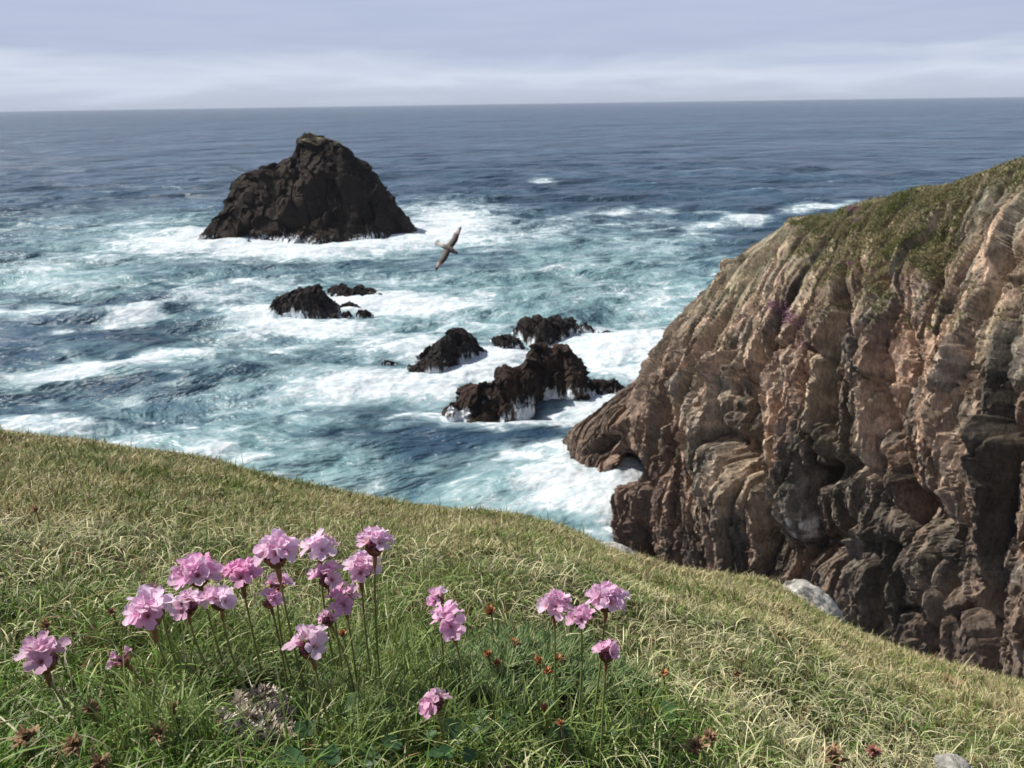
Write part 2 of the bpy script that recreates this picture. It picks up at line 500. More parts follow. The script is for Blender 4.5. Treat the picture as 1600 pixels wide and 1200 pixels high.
def stamps(px, py, lst, seed):
    q = np.stack([px/70, py/22, np.zeros_like(px)], -1)
    wx = px + 26*fbm(q, 3, seed)
    wy = py + 8*fbm(q+17.3, 3, seed+5)
    out = np.zeros_like(px)
    for (cx, cy, rx, ry, rot, s) in lst:
        m = (np.abs(px-cx) < rx*2.6+60) & (np.abs(py-cy) < rx*2.6*abs(math.sin(R_(rot)))+ry*2.6+30)
        if not m.any():
            continue
        dx, dy = wx[m]-cx, wy[m]-cy
        c, s_ = math.cos(R_(rot)), math.sin(R_(rot))
        u, v = (dx*c - dy*s_)/(rx*1.12), (dx*s_ + dy*c)/(ry*1.2)
        out[m] = np.maximum(out[m], s*np.exp(-0.9*(u*u+v*v))) + 0.25*s*np.exp(-0.9*(u*u+v*v))*np.minimum(out[m], 1)
    return out


SEA_R = 15000.0


def build_sea():
    dep = np.concatenate([np.linspace(R_(43), R_(24), 170), np.linspace(R_(24), R_(1.0), 560)[1:], np.linspace(R_(1.0), math.atan(40/SEA_R), 40)[1:]])
    r = 40.0/np.tan(dep)
    az = R_(1)*np.concatenate([np.linspace(-100, -38, 50), np.linspace(-38, 38, 860)[1:], np.linspace(38, 100, 50)[1:]])
    A, Rr = np.meshgrid(az, r, indexing='ij')
    X, Y = Rr*np.sin(A), Rr*np.cos(A)
    P = np.stack([X, Y, np.zeros_like(X)], -1)
    dr = np.abs(np.gradient(r))[None, :]
    q = np.stack([X/60, Y/60, np.zeros_like(X)], -1)
    wpx, wpy = 7*fbm(q, 3, 3), 7*fbm(q+31, 3, 4)
    h = np.zeros_like(X)
    rs = np.random.default_rng(3)
    main = R_(168)                    # the swell runs towards the coast
    for k in range(30):
        lam = 46*(0.90**k)*rs.uniform(.85, 1.15)
        amp = 0.017*lam*rs.uniform(.6, 1.2)
        th = main + rs.normal(0, .45)
        ph = ((X+wpx)*math.sin(th) + (Y+wpy)*math.cos(th))*2*math.pi/lam + rs.uniform(0, 6.28)
        s = np.sin(ph)
        h += amp*(s + 0.35*np.cos(2*ph))*np.clip(lam/(4*dr)-.5, 0, 1)*.62
    h *= 0.7 + 0.9*fbm(np.stack([X/45, Y/70, np.zeros_like(X)], -1)+9, 2, 8)
    px, py = project(P)
    fo = 1.05*stamps(px, py, STAMPS_W, 11)
    tq = stamps(px, py, STAMPS_T, 12)
    dk = stamps(px, py, STAMPS_D, 13)
    fo = np.clip(fo*(1-np.clip(dk, 0, 1)*.85), 0, 1.5)
    tq = np.clip(tq*(1-np.clip(dk, 0, 1)*.75), 0, 1.3)
    near = sstep(-Rr, -900, -200)
    crest = sstep(h, .75, 1.5)*near
    fo = np.maximum(fo, crest*.40)
    # drifting lace over the whole broken water
    fo = np.maximum(fo, np.clip(tq, 0, 1)*.56)
    lump = fbm(np.stack([X/2.2, Y/2.2, np.zeros_like(X)], -1), 3, 21)*.5+.5
    P[..., 2] = h + np.clip(fo-.5, 0, 1)*(.25 + 1.0*lump)*np.clip(1.2-dr/3, 0, 1)
    return tag(grid_mesh('sea', P, M_SEA, attrs={'foam': fo, 'turq': tq}, flip=True), kind='structure')


build_sea()


# ------------------------------------------------------------------ rocks standing in the sea
def make_rock(name, top, base, seed, label, cat, depth=0.55, amp=0.16, tint=(.027, .0225, .0205), wash=0.45, lean=0.0, nx=240, nt=150, group=None, warm=0.0, light_top=0.0, jagk=.16, fine=.15, cf=.5, zoff=-0.6, prof=(1.7, .75)):
    """top: skyline pixels; base: waterline pixels (left..right)"""
    top, base = np.array(top, float), np.array(base, float)
    xs = np.linspace(top[0, 0], top[-1, 0], nx)
    yt = np.interp(xs, top[:, 0], top[:, 1])
    yb = np.interp(xs, base[:, 0], base[:, 1])
    B = at_sea(xs, yb)
    Bd = np.hypot(B[:, 0], B[:, 1])
    wid = np.linalg.norm(B[-1]-B[0])
    u = np.linspace(0, 1, nx)
    dpt = depth*wid*.5*np.sqrt(np.clip(1-(2*u-1)**2, 0.01, 1))
    dpt = np.minimum(dpt, 0.25 + 1.2*np.maximum(yb-yt, 0)/F*Bd)
    k = np.ones(9)/9
    dpt = np.convolve(np.pad(dpt, 4, 'edge'), k, 'valid')
    C = at_dist(xs, yt, Bd+dpt)
    jag = fbm(np.stack([xs/(9+.02*(xs[-1]-xs[0])), xs*0+seed, xs*0], -1), 4, seed+70)
    H = np.maximum(C[:, 2]*(1+jagk*jag), 0.05)
    away = B[:, :2]/Bd[:, None]
    t = np.sign(np.linspace(-1, 1, nt))*np.abs(np.linspace(-1, 1, nt))**1.15
    prz = (1-np.abs(t)**prof[0])**prof[1]
    P = np.zeros((nx, nt, 3))
    cxy = B[:, :2] + away*dpt[:, None]
    P[..., :2] = cxy[:, None, :] + away[:, None, :]*(dpt[:, None]*t[None, :]*1.05)[..., None]
    P[..., 2] = H[:, None]*prz[None, :] + (zoff+.4*zoff*np.abs(t))[None, :]*(np.abs(t)**3)[None, :]
    S = max(H.max(), wid*.22)
    N = grid_normals(P)
    if N[nx//2, nt//2, 2] < 0:
        N = -N
    q = P/S
    d = amp*S*(0.38*ridged(q*np.array([2.4, 2.4, 1.2])+seed, 2, seed) + .35*fbm(q*4.1+seed, 4, seed+1))
    f1, f2, c1, c2, t1 = voronoi(q*np.array([4.5, 4.5, 3.2])*cf+seed*3.1, seed, (1., 1., 1.))
    d += amp*S*1.5*t1 + amp*S*.55*(c1-.5)*sstep(f2-f1, 0, .10)
    g1, g2, c3, c4, t2 = voronoi(q*np.array([12, 12, 8.5])*(.3+.7*cf)+seed*1.7, seed+9, (1., 1., 1.))
    d += amp*S*.34*t2 + amp*S*.32*(c3-.5)*sstep(g2-g1, 0, .12)
    d += fine*amp*S*.16*(ridged(q*np.array([9., 9., 4.5])+seed, 3, seed+12)-.2) + fine*amp*S*.16*fbm(q*26, 3, seed+14)
    d -= d.mean() + amp*S*.05
    edge = np.clip(np.minimum(u, 1-u)*14, 0, 1)[:, None]*np.clip(1.3-np.abs(t)**6, .3, 1)[None, :]
    # the skyline itself keeps the measured height; only its small roughness moves it
    keep = 1-.45*np.exp(-(t/.22)**2)
    P = P + N*(d*edge*keep[None, :])[..., None]
    n3 = fbm(q*3+5, 4, seed+30)*.5+.5
    col = np.array(tint)*(0.6+.8*n3[..., None])*(0.75+.5*c2[..., None])
    col = col*(1+warm*np.array([.9, .15, -.1])*(sstep(c1, .5, .9)*sstep(P[..., 2]/S, .1, .5))[..., None])
    if light_top:
        N2 = grid_normals(P)
        up = sstep(np.abs(N2[..., 2]), .45, .85)*sstep(P[..., 2]/H.max(), .80, .97)*sstep(fbm(q*9, 3, seed+41), -.2, .3)
        col = col*(1-up[..., None]*light_top) + np.array((.21, .20, .12))*up[..., None]*light_top
    ws = np.clip(1.0-np.maximum(P[..., 2], 0)/(wash*H.max()+.4), 0, 1)*1.25*sstep(fbm(q*np.array([1.6, 1.6, 0.3])+4, 2, seed+50), -.35, .2)
    return tag(grid_mesh(name, P, M_WET, cols=col, attrs={'wash': ws}, flip=True, smooth=False), label, cat, group)


make_rock('sea_stack', [(306, 374), (330, 352), (352, 330), (366, 300), (374, 286), (398, 270), (430, 260), (455, 248), (469, 247), (475, 238), (480, 216), (490, 210), (520, 211), (544, 218), (554, 229), (562, 247), (578, 258), (592, 272), (601, 292), (613, 302), (622, 325), (634, 338), (645, 350), (652, 358)],
          [(306, 377), (340, 381), (420, 381), (480, 383), (540, 381), (600, 377), (652, 362)], 3,
          'tall dark sea stack with a flat topped peak ringed by white surf', 'sea stack', depth=.85, amp=.075, tint=(.025, .0185, .0143), fine=.3, cf=1.0, wash=.12, nx=420, nt=260, light_top=.8, jagk=.03, zoff=-1.5, prof=(1.25, .95))
RK = 'low dark rocks awash in the surf'
make_rock('sea_rock', [(420, 486), (424, 476), (436, 464), (455, 455), (470, 449), (485, 446), (500, 446), (510, 452), (515, 466), (528, 482), (534, 494)],
          [(420, 493), (450, 497), (500, 501), (534, 500)], 5, 'rounded black islet left of the gap of foam, below the sea stack', 'rock', group=RK, amp=.13)
make_rock('sea_rock', [(512, 452), (520, 447), (535, 445), (552, 450), (565, 447), (580, 452), (590, 457), (604, 458), (617, 462)],
          [(512, 464), (545, 470), (580, 468), (617, 464)], 6, 'long thin dark ledge trailing right behind the rounded black islet', 'rock', group=RK, amp=.14)
make_rock('sea_rock', [(524, 482), (535, 476), (547, 471), (558, 476), (564, 481)], [(524, 486), (545, 482), (564, 484)], 7,
          'small hooked black rock in foam just right of the rounded islet', 'rock', group=RK, nx=120, nt=80)
make_rock('sea_rock', [(530, 497), (538, 488), (545, 484), (553, 496)], [(530, 498), (542, 499), (553, 498)], 8, 'tiny pointed black rock at the right foot of the rounded islet', 'rock', group=RK, nx=100, nt=70)
make_rock('sea_rock', [(556, 490), (562, 484), (572, 484), (584, 492)], [(556, 494), (570, 497), (584, 494)], 9, 'small flat black rock at the right end of the rounded islet group', 'rock', group=RK, nx=100, nt=70)
make_rock('sea_rock', [(596, 567), (602, 563), (612, 564), (622, 568)], [(596, 570), (608, 571), (622, 570)], 10, 'lone tiny black rock barely breaking the foam', 'rock', group=RK, nx=80, nt=60)
make_rock('sea_rock', [(630, 583), (640, 572), (652, 570), (660, 560), (668, 551), (678, 542), (690, 531), (702, 521), (712, 515), (724, 516), (738, 525), (748, 538), (758, 545), (766, 552)],
          [(630, 586), (660, 590), (690, 588), (720, 570), (745, 560), (766, 556)], 11, 'black pyramid shaped rock with white water running off its left shoulder', 'rock', group=RK, amp=.14, wash=.5, nx=280, nt=170)
make_rock('sea_rock', [(764, 533), (775, 526), (790, 523), (804, 528), (815, 537), (822, 545)], [(764, 534), (785, 550), (805, 548), (822, 546)], 12,
          'small dark rock between the pyramid rock and the flat topped ridge', 'rock', group=RK, nx=140, nt=90)
make_rock('sea_rock', [(798, 520), (806, 513), (813, 499), (822, 497), (842, 494), (860, 496), (876, 498), (880, 503), (892, 501), (902, 506), (915, 512), (930, 516), (938, 520)],
          [(798, 524), (822, 538), (850, 542), (880, 536), (905, 527), (938, 522)], 13, 'flat topped black rock ridge tapering to the right, behind the tallest rock', 'rock', group=RK, amp=.13, nx=260, nt=150)
make_rock('sea_rock', [(940, 519), (948, 516), (956, 518), (964, 521)], [(940, 522), (950, 523), (964, 522)], 14, 'tiny black rock off the right tip of the flat topped ridge', 'rock', group=RK, nx=80, nt=60)
make_rock('sea_rock', [(690, 645), (702, 634), (718, 622), (732, 606), (745, 602), (760, 600), (770, 606), (780, 592), (781, 575), (788, 571), (800, 577), (812, 582), (822, 575), (826, 556), (834, 544), (846, 537), (858, 542), (872, 540), (884, 541), (893, 552), (903, 570), (913, 585), (924, 600), (934, 620)],
          [(690, 648), (712, 656), (750, 660), (790, 659), (820, 650), (846, 630), (880, 625), (905, 630), (934, 622)], 15,
          'largest rock in the surf, brown with two knobbly humps and a reddish slab', 'rock', group=RK, amp=.15, tint=(.038, .027, .022), warm=.3, wash=.38, nx=380, nt=230, prof=(1.5, .85))
make_rock('sea_rock', [(915, 600), (925, 594), (945, 594), (962, 596), (972, 602), (980, 608)], [(915, 618), (940, 620), (965, 618), (980, 612)], 16,
          'low dark rock joining the brown humped rock to the headland', 'rock', group=RK, nx=160, nt=100)


# ------------------------------------------------------------------ the big headland on the right
def build_cliff():
    def sd(px, D):           # point on the sea in the photo column px at horizontal distance D
        az = math.atan((px-800)/F/math.cos(PITCH))
        return np.array([D*math.sin(az), D*math.cos(az), 0.0])
    def sea(px, py): return at_sea(np.array(px), np.array(py))
    def cr(px, py, D): return at_dist(np.array(px), np.array(py), np.array(D))
    secs = [  # foot, crest, weight of this stretch in the grid
        (sd(3600, 30), cr(3600, -260, 60)), (sd(2500, 36), cr(2500, 20, 56)), (sd(1960, 42), cr(1960, 150, 58)), (sd(1680, 46), cr(1630, 238, 61)), (sd(1500, 51), cr(1490, 287, 67)), (sd(1340, 56), cr(1340, 325, 73)),
        (sd(1165, 61), cr(1240, 350, 80)), (sd(1040, 67), cr(1135, 415, 88)), (sea(957, 838), cr(1106, 466, 92)), (sea(975, 800), cr(1087, 512, 95)), (sea(1004, 765), cr(1068, 545, 96)), (sea(1010, 738), cr(1040, 578, 97)), (sea(950, 742), cr(995, 600, 97)),
        (sea(903, 733), cr(935, 645, 93)), (sea(886, 716), cr(898, 668, 91)), (sea(879, 700), cr(882, 690, 90.5))]
    wts = np.array([.3, .35, .9, 1.2, 1.3, 1.3, 1.2, 1.1, .7, .6, .6, .7, .6, .45, .3])
    uu = np.concatenate([[0], np.cumsum(wts)])
    NU, NF, NB = 860, 520, 60
    us = np.linspace(0, uu[-1], NU)
    Fp = np.stack([np.interp(us, uu, [s[0][k] for s in secs]) for k in range(3)], -1)
    Cp = np.stack([np.interp(us, uu, [s[1][k] for s in secs]) for k in range(3)], -1)
    ker = np.hanning(25)
    ker /= ker.sum()
    def sm(A): return np.stack([np.convolve(np.pad(A[:, k], 12, 'edge'), ker, 'valid') for k in range(3)], -1)
    Fp, Cp = sm(Fp), sm(Cp)
    tf = np.linspace(0, 1, NF)
    tt = np.linspace(0, 1, 9)
    gk = np.interp(tf, tt, [0, .03, .07, .13, .21, .33, .50, .73, 1.0])
    vk = np.interp(tf, tt, [-.07, .08, .25, .43, .60, .755, .875, .955, 1.0])
    k2 = np.hanning(41)
    k2 /= k2.sum()
    gk = np.convolve(np.pad(gk, 20, 'reflect', reflect_type='odd'), k2, 'valid')
    vk = np.convolve(np.pad(vk, 20, 'reflect', reflect_type='odd'), k2, 'valid')
    P = np.zeros((NU, NF+NB, 3))
    P[:, :NF, :2] = Fp[:, None, :2]*(1-gk)[None, :, None] + Cp[:, None, :2]*gk[None, :, None]
    P[:, :NF, 2] = Cp[:, None, 2]*vk[None, :]
    away = Cp[:, :2]/np.linalg.norm(Cp[:, :2], axis=1, keepdims=True)
    tb = np.linspace(0, 1, NB+1)[1:]
    bl = np.clip(Cp[:, 2]*.9, 3, 40)
    P[:, NF:, :2] = Cp[:, None, :2] + away[:, None, :]*(bl[:, None]*tb[None, :])[..., None]
    P[:, NF:, 2] = Cp[:, None, 2]*(1-tb**2.0*1.0)[None, :] - 2.5*(tb**3)[None, :]
    N = grid_normals(P)
    if N[NU//2, NF//2, 1] > 0:
        N = -N
    arc = np.concatenate([[0], np.cumsum(np.linalg.norm(np.diff(.5*(Fp+Cp), axis=0), axis=1))])[:, None]*np.ones((1, NF+NB))
    px, py = project(P)
    z = P[..., 2]
    small = np.clip(Cp[:, 2]/14, .25, 1)[:, None]
    sv = np.clip((small-.3)/.7, .25, 1)          # the low seaward end is blocky rather than ribbed
    fade = np.concatenate([np.ones(NF), np.linspace(1, .5, NB)])[None, :]
    keep = np.concatenate([1-.6*sstep(tf, .9, 1.0), np.linspace(.4, 1, NB)])[None, :]
    turf_line = sstep(gk, .24, .55)
    turf_line = np.concatenate([turf_line, np.ones(NB)])[None, :]
    rough = 1-.62*turf_line*sstep(Cp[:, 2], 14, 26)[:, None]
    # first the broad forms
    d = .9*fbm(np.stack([arc/8, z/14, z*0], -1), 2, 72)*small
    d += (1-sv)*2.0*small*fbm(np.stack([P[..., 0]/5, P[..., 1]/5, z/3], -1), 4, 270)
    # the named clefts and buttresses of the face (positive = pushed in), metres
    for (cx, cy, rx, ry, rot, s) in [(1172, 655, 24, 70, -6, 3.2), (1160, 600, 18, 20, 0, 1.0), (1208, 800, 13, 70, -14, 1.8), (1452, 800, 52, 30, 18, 2.6), (1475, 830, 30, 38, 0, 2.0), (1395, 930, 13, 85, 4, 2.6), (1385, 860, 30, 20, 0, 1.2), (1330, 735, 55, 20, -12, 1.9),
                                    (1105, 745, 14, 34, -10, 1.8), (1230, 860, 45, 40, 0, 1.3), (1330, 850, 30, 60, 0, .7), (1425, 560, 14, 70, -6, 1.2), (1300, 640, 16, 90, -6, 1.2), (1270, 600, 12, 60, 0, 1.0), (1540, 880, 16, 120, 0, 1.0), (1060, 690, 12, 70, 30, 1.0), (965, 700, 40, 16, -20, 1.0),
                                    (1116, 690, 22, 95, -16, -1.7), (1135, 580, 30, 22, 20, -1.2), (1228, 690, 20, 120, -10, -1.8), (1236, 560, 22, 60, 14, -1.4), (1382, 505, 20, 130, 0, -1.5), (1440, 430, 24, 45, 0, -1.2), (1462, 560, 20, 100, -8, -1.0), (1428, 930, 20, 70, 0, -1.6), (1370, 920, 14, 60, 0, -1.0), (1300, 910, 45, 50, 0, -1.2), (1140, 800, 30, 60, 0, -1.2), (1585, 370, 34, 50, 0, -1.0), (1580, 700, 24, 30, 0, -.9), (1005, 800, 40, 60, 20, -.8), (1133, 416, 11, 9, 0, -1.5), (1108, 440, 8, 10, 0, .8), (1240, 356, 10, 8, 0, -.6), (992, 735, 20, 26, 0, 4.0), (950, 690, 40, 10, -30, 1.2), (1505, 720, 24, 80, 0, -.9)]:
        m = (np.abs(px-cx) < 220) & (np.abs(py-cy) < 220)
        dx, dy = px[m]-cx, py[m]-cy
        wob = 9*fbm(np.stack([px[m]/26, py[m]/40, px[m]*0], -1), 3, int(abs(cx)))
        dx = dx+wob
        c, s_ = math.cos(R_(rot)), math.sin(R_(rot))
        e = ((dx*c+dy*s_)/rx)**2 + ((-dx*s_+dy*c)/ry)**2
        d[m] -= .95*s*np.exp(-e**1.7)
    P = P + N*(d*fade*keep)[..., None]
    # then the joints: planes standing in the rock itself, so that they stay straight over the broad forms
    i0, i1 = np.searchsorted(us, uu[3]), np.searchsorted(us, uu[8])
    sd_dir = (Fp[i0]-Fp[i1])[:2]
    sd_dir /= np.linalg.norm(sd_dir)
    z = P[..., 2]
    ss = P[..., 0]*sd_dir[0] + P[..., 1]*sd_dir[1]
    tt_ = -P[..., 0]*sd_dir[1] + P[..., 1]*sd_dir[0]
    a = ss + .17*z
    b = z + .22*ss
    dep = tt_
    jit = .10*fbm(np.stack([ss/.9, tt_/.9, z/1.6], -1), 3, 66)
    a = a + jit
    b = b + jit*1.5
    d = -.80*sv*ridged(np.stack([a/4.4, b/60, dep/40], -1), 2, 70)
    d -= .35*sv*ridged(np.stack([a/1.7, b/26, dep/20], -1), 2, 71)
    e1, e2, c9, c10, t0 = voronoi(np.stack([a/2.5, dep/18, b/20.0], -1), 69, (1.3, 1.0, 1.6))
    d += sv*(.8*t0 + 1.5*(c9-.5)*sstep(e2-e1, 0, .05) - 2.3*(1-sstep(e2-e1, .01, .12)))
    f1, f2, c1, c2, t1 = voronoi(np.stack([(a+.05*b)/1.1, dep/9, (b+.15*a)/6.5], -1), 73, (.9, .5, .9))
    d += .8*t1 + .70*(c1-.5)*sstep(f2-f1, .0, .06) - .85*(1-sstep(f2-f1, .01, .09))
    g1, g2, c3, c4, t2 = voronoi(np.stack([(a+.06*b)/.5, dep/3.5, (b-.3*a)/2.4], -1), 74, (.4, .3, .4))
    d += 1.1*t2 + .36*(c3-.5)*sstep(g2-g1, .0, .08) - .14*(1-sstep(g2-g1, 0, .1))
    h1, h2, c5, c6, t3 = voronoi(np.stack([(a-.06*b)/.25, dep/1.0, b/.8], -1), 75, (.16, .1, .18))
    d += 1.4*t3 + .16*(c5-.5)*sstep(h2-h1, 0, .1)
    d += .15*fbm(np.stack([a/.45, b/.8, dep/.5], -1), 4, 76)
    k1, k2_, c7, c8 = voronoi(np.stack([a/.9+.4*b/.9, b/1.3, dep/.9], -1), 77)
    rub = np.concatenate([sstep(gk, .12, .4), np.ones(NB)])[None, :]
    d += rub*(.32*(c7-.5)*sstep(k2_-k1, 0, .12) + .25*fbm(np.stack([a/.7, b/.7, dep/.7], -1), 3, 78))
    d = d - d[:, :NF].mean() + .25
    d = d*rough*small
    P = P + N*(d*fade*keep)[..., None]
    N2 = grid_normals(P)
    if (N2*N).sum() < 0:
        N2 = -N2
    z = P[..., 2]
    # ---- colours of the stone, with some shade painted into the lower face
    def c3v(*k): return np.array(k)
    pink, tan, brown, grey, dark, lich = c3v(.48, .325, .235), c3v(.42, .33, .24), c3v(.20, .135, .10), c3v(.27, .25, .21), c3v(.058, .048, .042), c3v(.155, .155, .085)
    n1 = fbm(np.stack([a/7, b/16, z*0], -1), 4, 80)
    n2 = fbm(np.stack([a/2.4, b/6, z*0], -1), 4, 81)
    n3 = fbm(np.stack([a/5, b/9, z*0+4], -1), 4, 82)
    n4 = fbm(np.stack([a/.8, b/2.6, z*0+4], -1), 4, 83)
    def mx(A, B, f): return A*(1-f[..., None]) + B*f[..., None]
    col = mx(np.broadcast_to(brown, P.shape), np.broadcast_to(tan, P.shape), sstep(n1+.7*(c1-.5)+.3*n4, -.35, .35))
    col = mx(col, np.broadcast_to(pink, P.shape), sstep(c2+.4*n2, .55, .95)*.9)
    col = mx(col, np.broadcast_to(grey, P.shape), sstep(n2+.5*(c3-.5)+.4*n1, .02, .42)*.8)
    col = mx(col, np.broadcast_to(dark, P.shape), sstep(n3+.5*(c4-.5)+.4*n4, .18, .5)*.7)
    n7 = fbm(np.stack([a/1.1, b/11, z*0+8], -1), 4, 84)
    n8 = fbm(np.stack([a/3.2, b/13, z*0+8], -1), 3, 85)
    col = mx(col, np.broadcast_to(c3v(.085, .078, .062), P.shape), sstep(n7+.7*n8, .04, .32)*.85)
    col = mx(col, np.broadcast_to(c3v(.56, .39, .29), P.shape), sstep(-n7-.8*n8+.25*(c4-.5), .22, .5)*.75)
    col = col*(0.72+.56*c6[..., None])
    hgt = z/np.maximum(Cp[:, 2], 1)[:, None]
    col = mx(col, np.broadcast_to(lich, P.shape), sstep(n1*.8+n4*.5+(hgt-.72)*1.2, 0, .45)*.5)
    lowz = sstep(-(z + 5*n3 + 3*n4 - .06*np.clip(px-1150, 0, 500)*.5), -15, -3)  # lower face darkened, higher up towards the right: wet rock plus painted-in shade
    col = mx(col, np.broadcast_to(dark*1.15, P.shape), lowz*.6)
    # the seaward end is browner
    seaw = sstep(-px, -1130, -1010)
    col = mx(col, np.broadcast_to(c3v(.17, .112, .085), P.shape)*(.6+.9*c2[..., None]), seaw*.60)
    col = mx(col, np.broadcast_to(c3v(.56, .53, .50), P.shape), sstep(n4+.3*n2, .42, .6)*.5*(1-seaw))
    # seabird droppings on the ledges of the lower face
    gu = np.exp(-(((px-1272)/34)**2+((py-822)/26)**2))
    col = mx(col, np.broadcast_to(c3v(.62, .60, .56), P.shape), sstep(gu*.9+n4+.5*(c5-.5), .75, 1.0))
    # turf, where it can hold
    n5 = fbm(np.stack([P[..., 0]/3, P[..., 1]/3, z/3], -1), 4, 90)
    n6 = fbm(np.stack([P[..., 0]/.6, P[..., 1]/.6, z/.6], -1), 3, 91)
    gf = sstep(N2[..., 2] + .45*n5 + .25*n6 + .55*(turf_line-.62) - 1.2*np.exp(-(((px-1580)/60)**2+((py-370)/75)**2)) - .55*sstep(-px, -1340, -1210), .50, .85)*sstep(Cp[:, 2], 17, 25)[:, None]*sstep(hgt, .45, .7)
    tcol = mx(np.broadcast_to(c3v(.085, .10, .028), P.shape), np.broadcast_to(c3v(.235, .195, .10), P.shape), sstep(n6+.8*n5-.0*z, -.25, .35))
    left = sstep(-px, -1330, -1200)
    tcol = mx(tcol, np.broadcast_to(c3v(.27, .20, .125), P.shape), left*.6)
    col = mx(col, tcol, gf*.92)
    col = col*.88 + .12*col.mean(-1, keepdims=True)*np.array([1.06, 1.0, .90])
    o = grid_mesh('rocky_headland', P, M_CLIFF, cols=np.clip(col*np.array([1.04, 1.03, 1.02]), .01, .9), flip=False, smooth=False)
    tag(o, 'tall ribbed pinkish brown granite cliff with a grassy crest, on the right', 'cliff')
    return P, N2, gf, px, py


CL_P, CL_N, CL_G, CL_X, CL_Y = build_cliff()


def tuft_mesh(name, base, nrm, hgt, wid, colr, lean, mat, nblade=None, seg=2, curl=.5, seed=1, away=None):
    """many thin blades in one mesh; every argument is per blade"""
    n = len(base)
    rs = np.random.default_rng(seed)
    ang = rs.uniform(0, 2*math.pi, n)
    side = np.stack([np.cos(ang), np.sin(ang), np.zeros(n)], -1)
    la = rs.uniform(0, 2*math.pi, n)
    ld = np.stack([np.cos(la), np.sin(la), np.zeros(n)], -1)
    if away is not None:
        ld = ld + away
        ld /= np.maximum(np.linalg.norm(ld, axis=1, keepdims=True), 1e-6)
    rows = []
    for k in range(seg+1):
        t = k/seg
        bend = lean*(t*(1-curl) + curl*t*t)
        up = hgt*np.cos(np.minimum(lean, 1.45))[:]*t if False else hgt*t*np.cos(np.minimum(lean*(.35+.65*t), 1.5))
        out = hgt*t*np.sin(np.minimum(bend, 1.5))
        c = base + nrm*up[:, None] + ld*out[:, None]
        rows.append(c)
    V = np.zeros((n, 2*seg+1, 3))
    Cc = np.zeros((n, 2*seg+1, 3))
    for k in range(seg):
        ww = wid*(1-.55*(k/seg)**1.5)*.5
        V[:, 2*k] = rows[k]-side*ww[:, None]
        V[:, 2*k+1] = rows[k]+side*ww[:, None]
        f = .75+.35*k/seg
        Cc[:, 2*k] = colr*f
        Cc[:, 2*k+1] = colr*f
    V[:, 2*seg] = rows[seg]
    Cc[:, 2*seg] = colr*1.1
    m = 2*seg+1
    off = (np.arange(n)*m)[:, None]
    quads = [np.concatenate([off+2*k, off+2*k+1, off+2*k+3, off+2*k+2], 1) for k in range(seg-1)]
    tri = np.concatenate([off+2*seg-2, off+2*seg-1, off+2*seg], 1)
    nq = n*(seg-1)
    ff = np.concatenate([np.stack(quads, 1).reshape(-1), tri.ravel()]) if seg > 1 else tri.ravel()
    lt = np.concatenate([np.full(nq, 4), np.full(n, 3)])
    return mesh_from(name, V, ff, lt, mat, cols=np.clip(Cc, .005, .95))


def cliff_turf():
    rs = np.random.default_rng(21)
    w_ = np.where((CL_X > 1100) & (CL_X < 1750), CL_G, 0)[:, :560].ravel()
    w_ = w_*(w_ > .35)
    idx = rs.choice(len(w_), 90000, p=w_/w_.sum())
    nu, nv = CL_P.shape[:2]
    sub = CL_P[:, :560].reshape(-1, 3)
    nn = CL_N[:, :560].reshape(-1, 3)
    base = sub[idx] + rs.normal(0, .06, (len(idx), 3))*np.array([1, 1, .2])
    up = nn[idx]*.5+np.array([0, 0, .7])
    up /= np.linalg.norm(up, axis=1, keepdims=True)
    pn = fbm(base/2.5, 3, 33)
    pn2 = fbm(base/.8, 2, 34)
    g = sstep(pn+.5*pn2+rs.normal(0, .15, len(idx)), -.2, .25)[:, None]
    c = np.array((.13, .15, .045))*(1-g) + np.array((.33, .285, .16))*g
    c = c*rs.uniform(.7, 1.3, (len(idx), 1))
    o = tuft_mesh('clifftop_grass', base, up, rs.uniform(.09, .27, len(idx)), rs.uniform(.03, .065, len(idx)), c, rs.uniform(.3, 1.2, len(idx)), M_GRASS, seed=3)
    tag(o, 'olive and straw coloured grass growing along the crest of the headland', 'grass', kind='stuff')
    # far off cushions of sea pink
    px, py = CL_X[:, :560].ravel(), CL_Y[:, :560].ravel()
    wt = np.zeros(len(px))
    for (cx, cy, rx, ry, s) in [(1222, 485, 16, 10, 1.0), (1245, 505, 12, 14, .7), (1335, 330, 10, 5, 1.0), (1342, 347, 10, 4, .7), (1325, 412, 16, 6, .5), (1265, 540, 14, 12, .3), (1540, 490, 9, 5, .5), (1357, 690, 3, 3, .25)]:
        wt += s*np.exp(-1.5*(((px-cx)/rx)**2+((py-cy)/ry)**2))
    wt = wt*(wt > .1)
    idx = rs.choice(len(px), 3600, p=wt/wt.sum())
    base = sub[idx] + nn[idx]*.03 + rs.normal(0, .05, (len(idx), 3))
    c = np.array((.50, .26, .40))*rs.uniform(.65, 1.25, (len(idx), 1))
    o = tuft_mesh('sea_pink_cushions', base, nn[idx], rs.uniform(.06, .16, len(idx)), rs.uniform(.05, .10, len(idx)), c, rs.uniform(.2, 1.2, len(idx)), M_GRASS, seed=4)
    tag(o, 'pale pink drifts of sea thrift on the far cliff', 'flowers', kind='stuff')


cliff_turf()

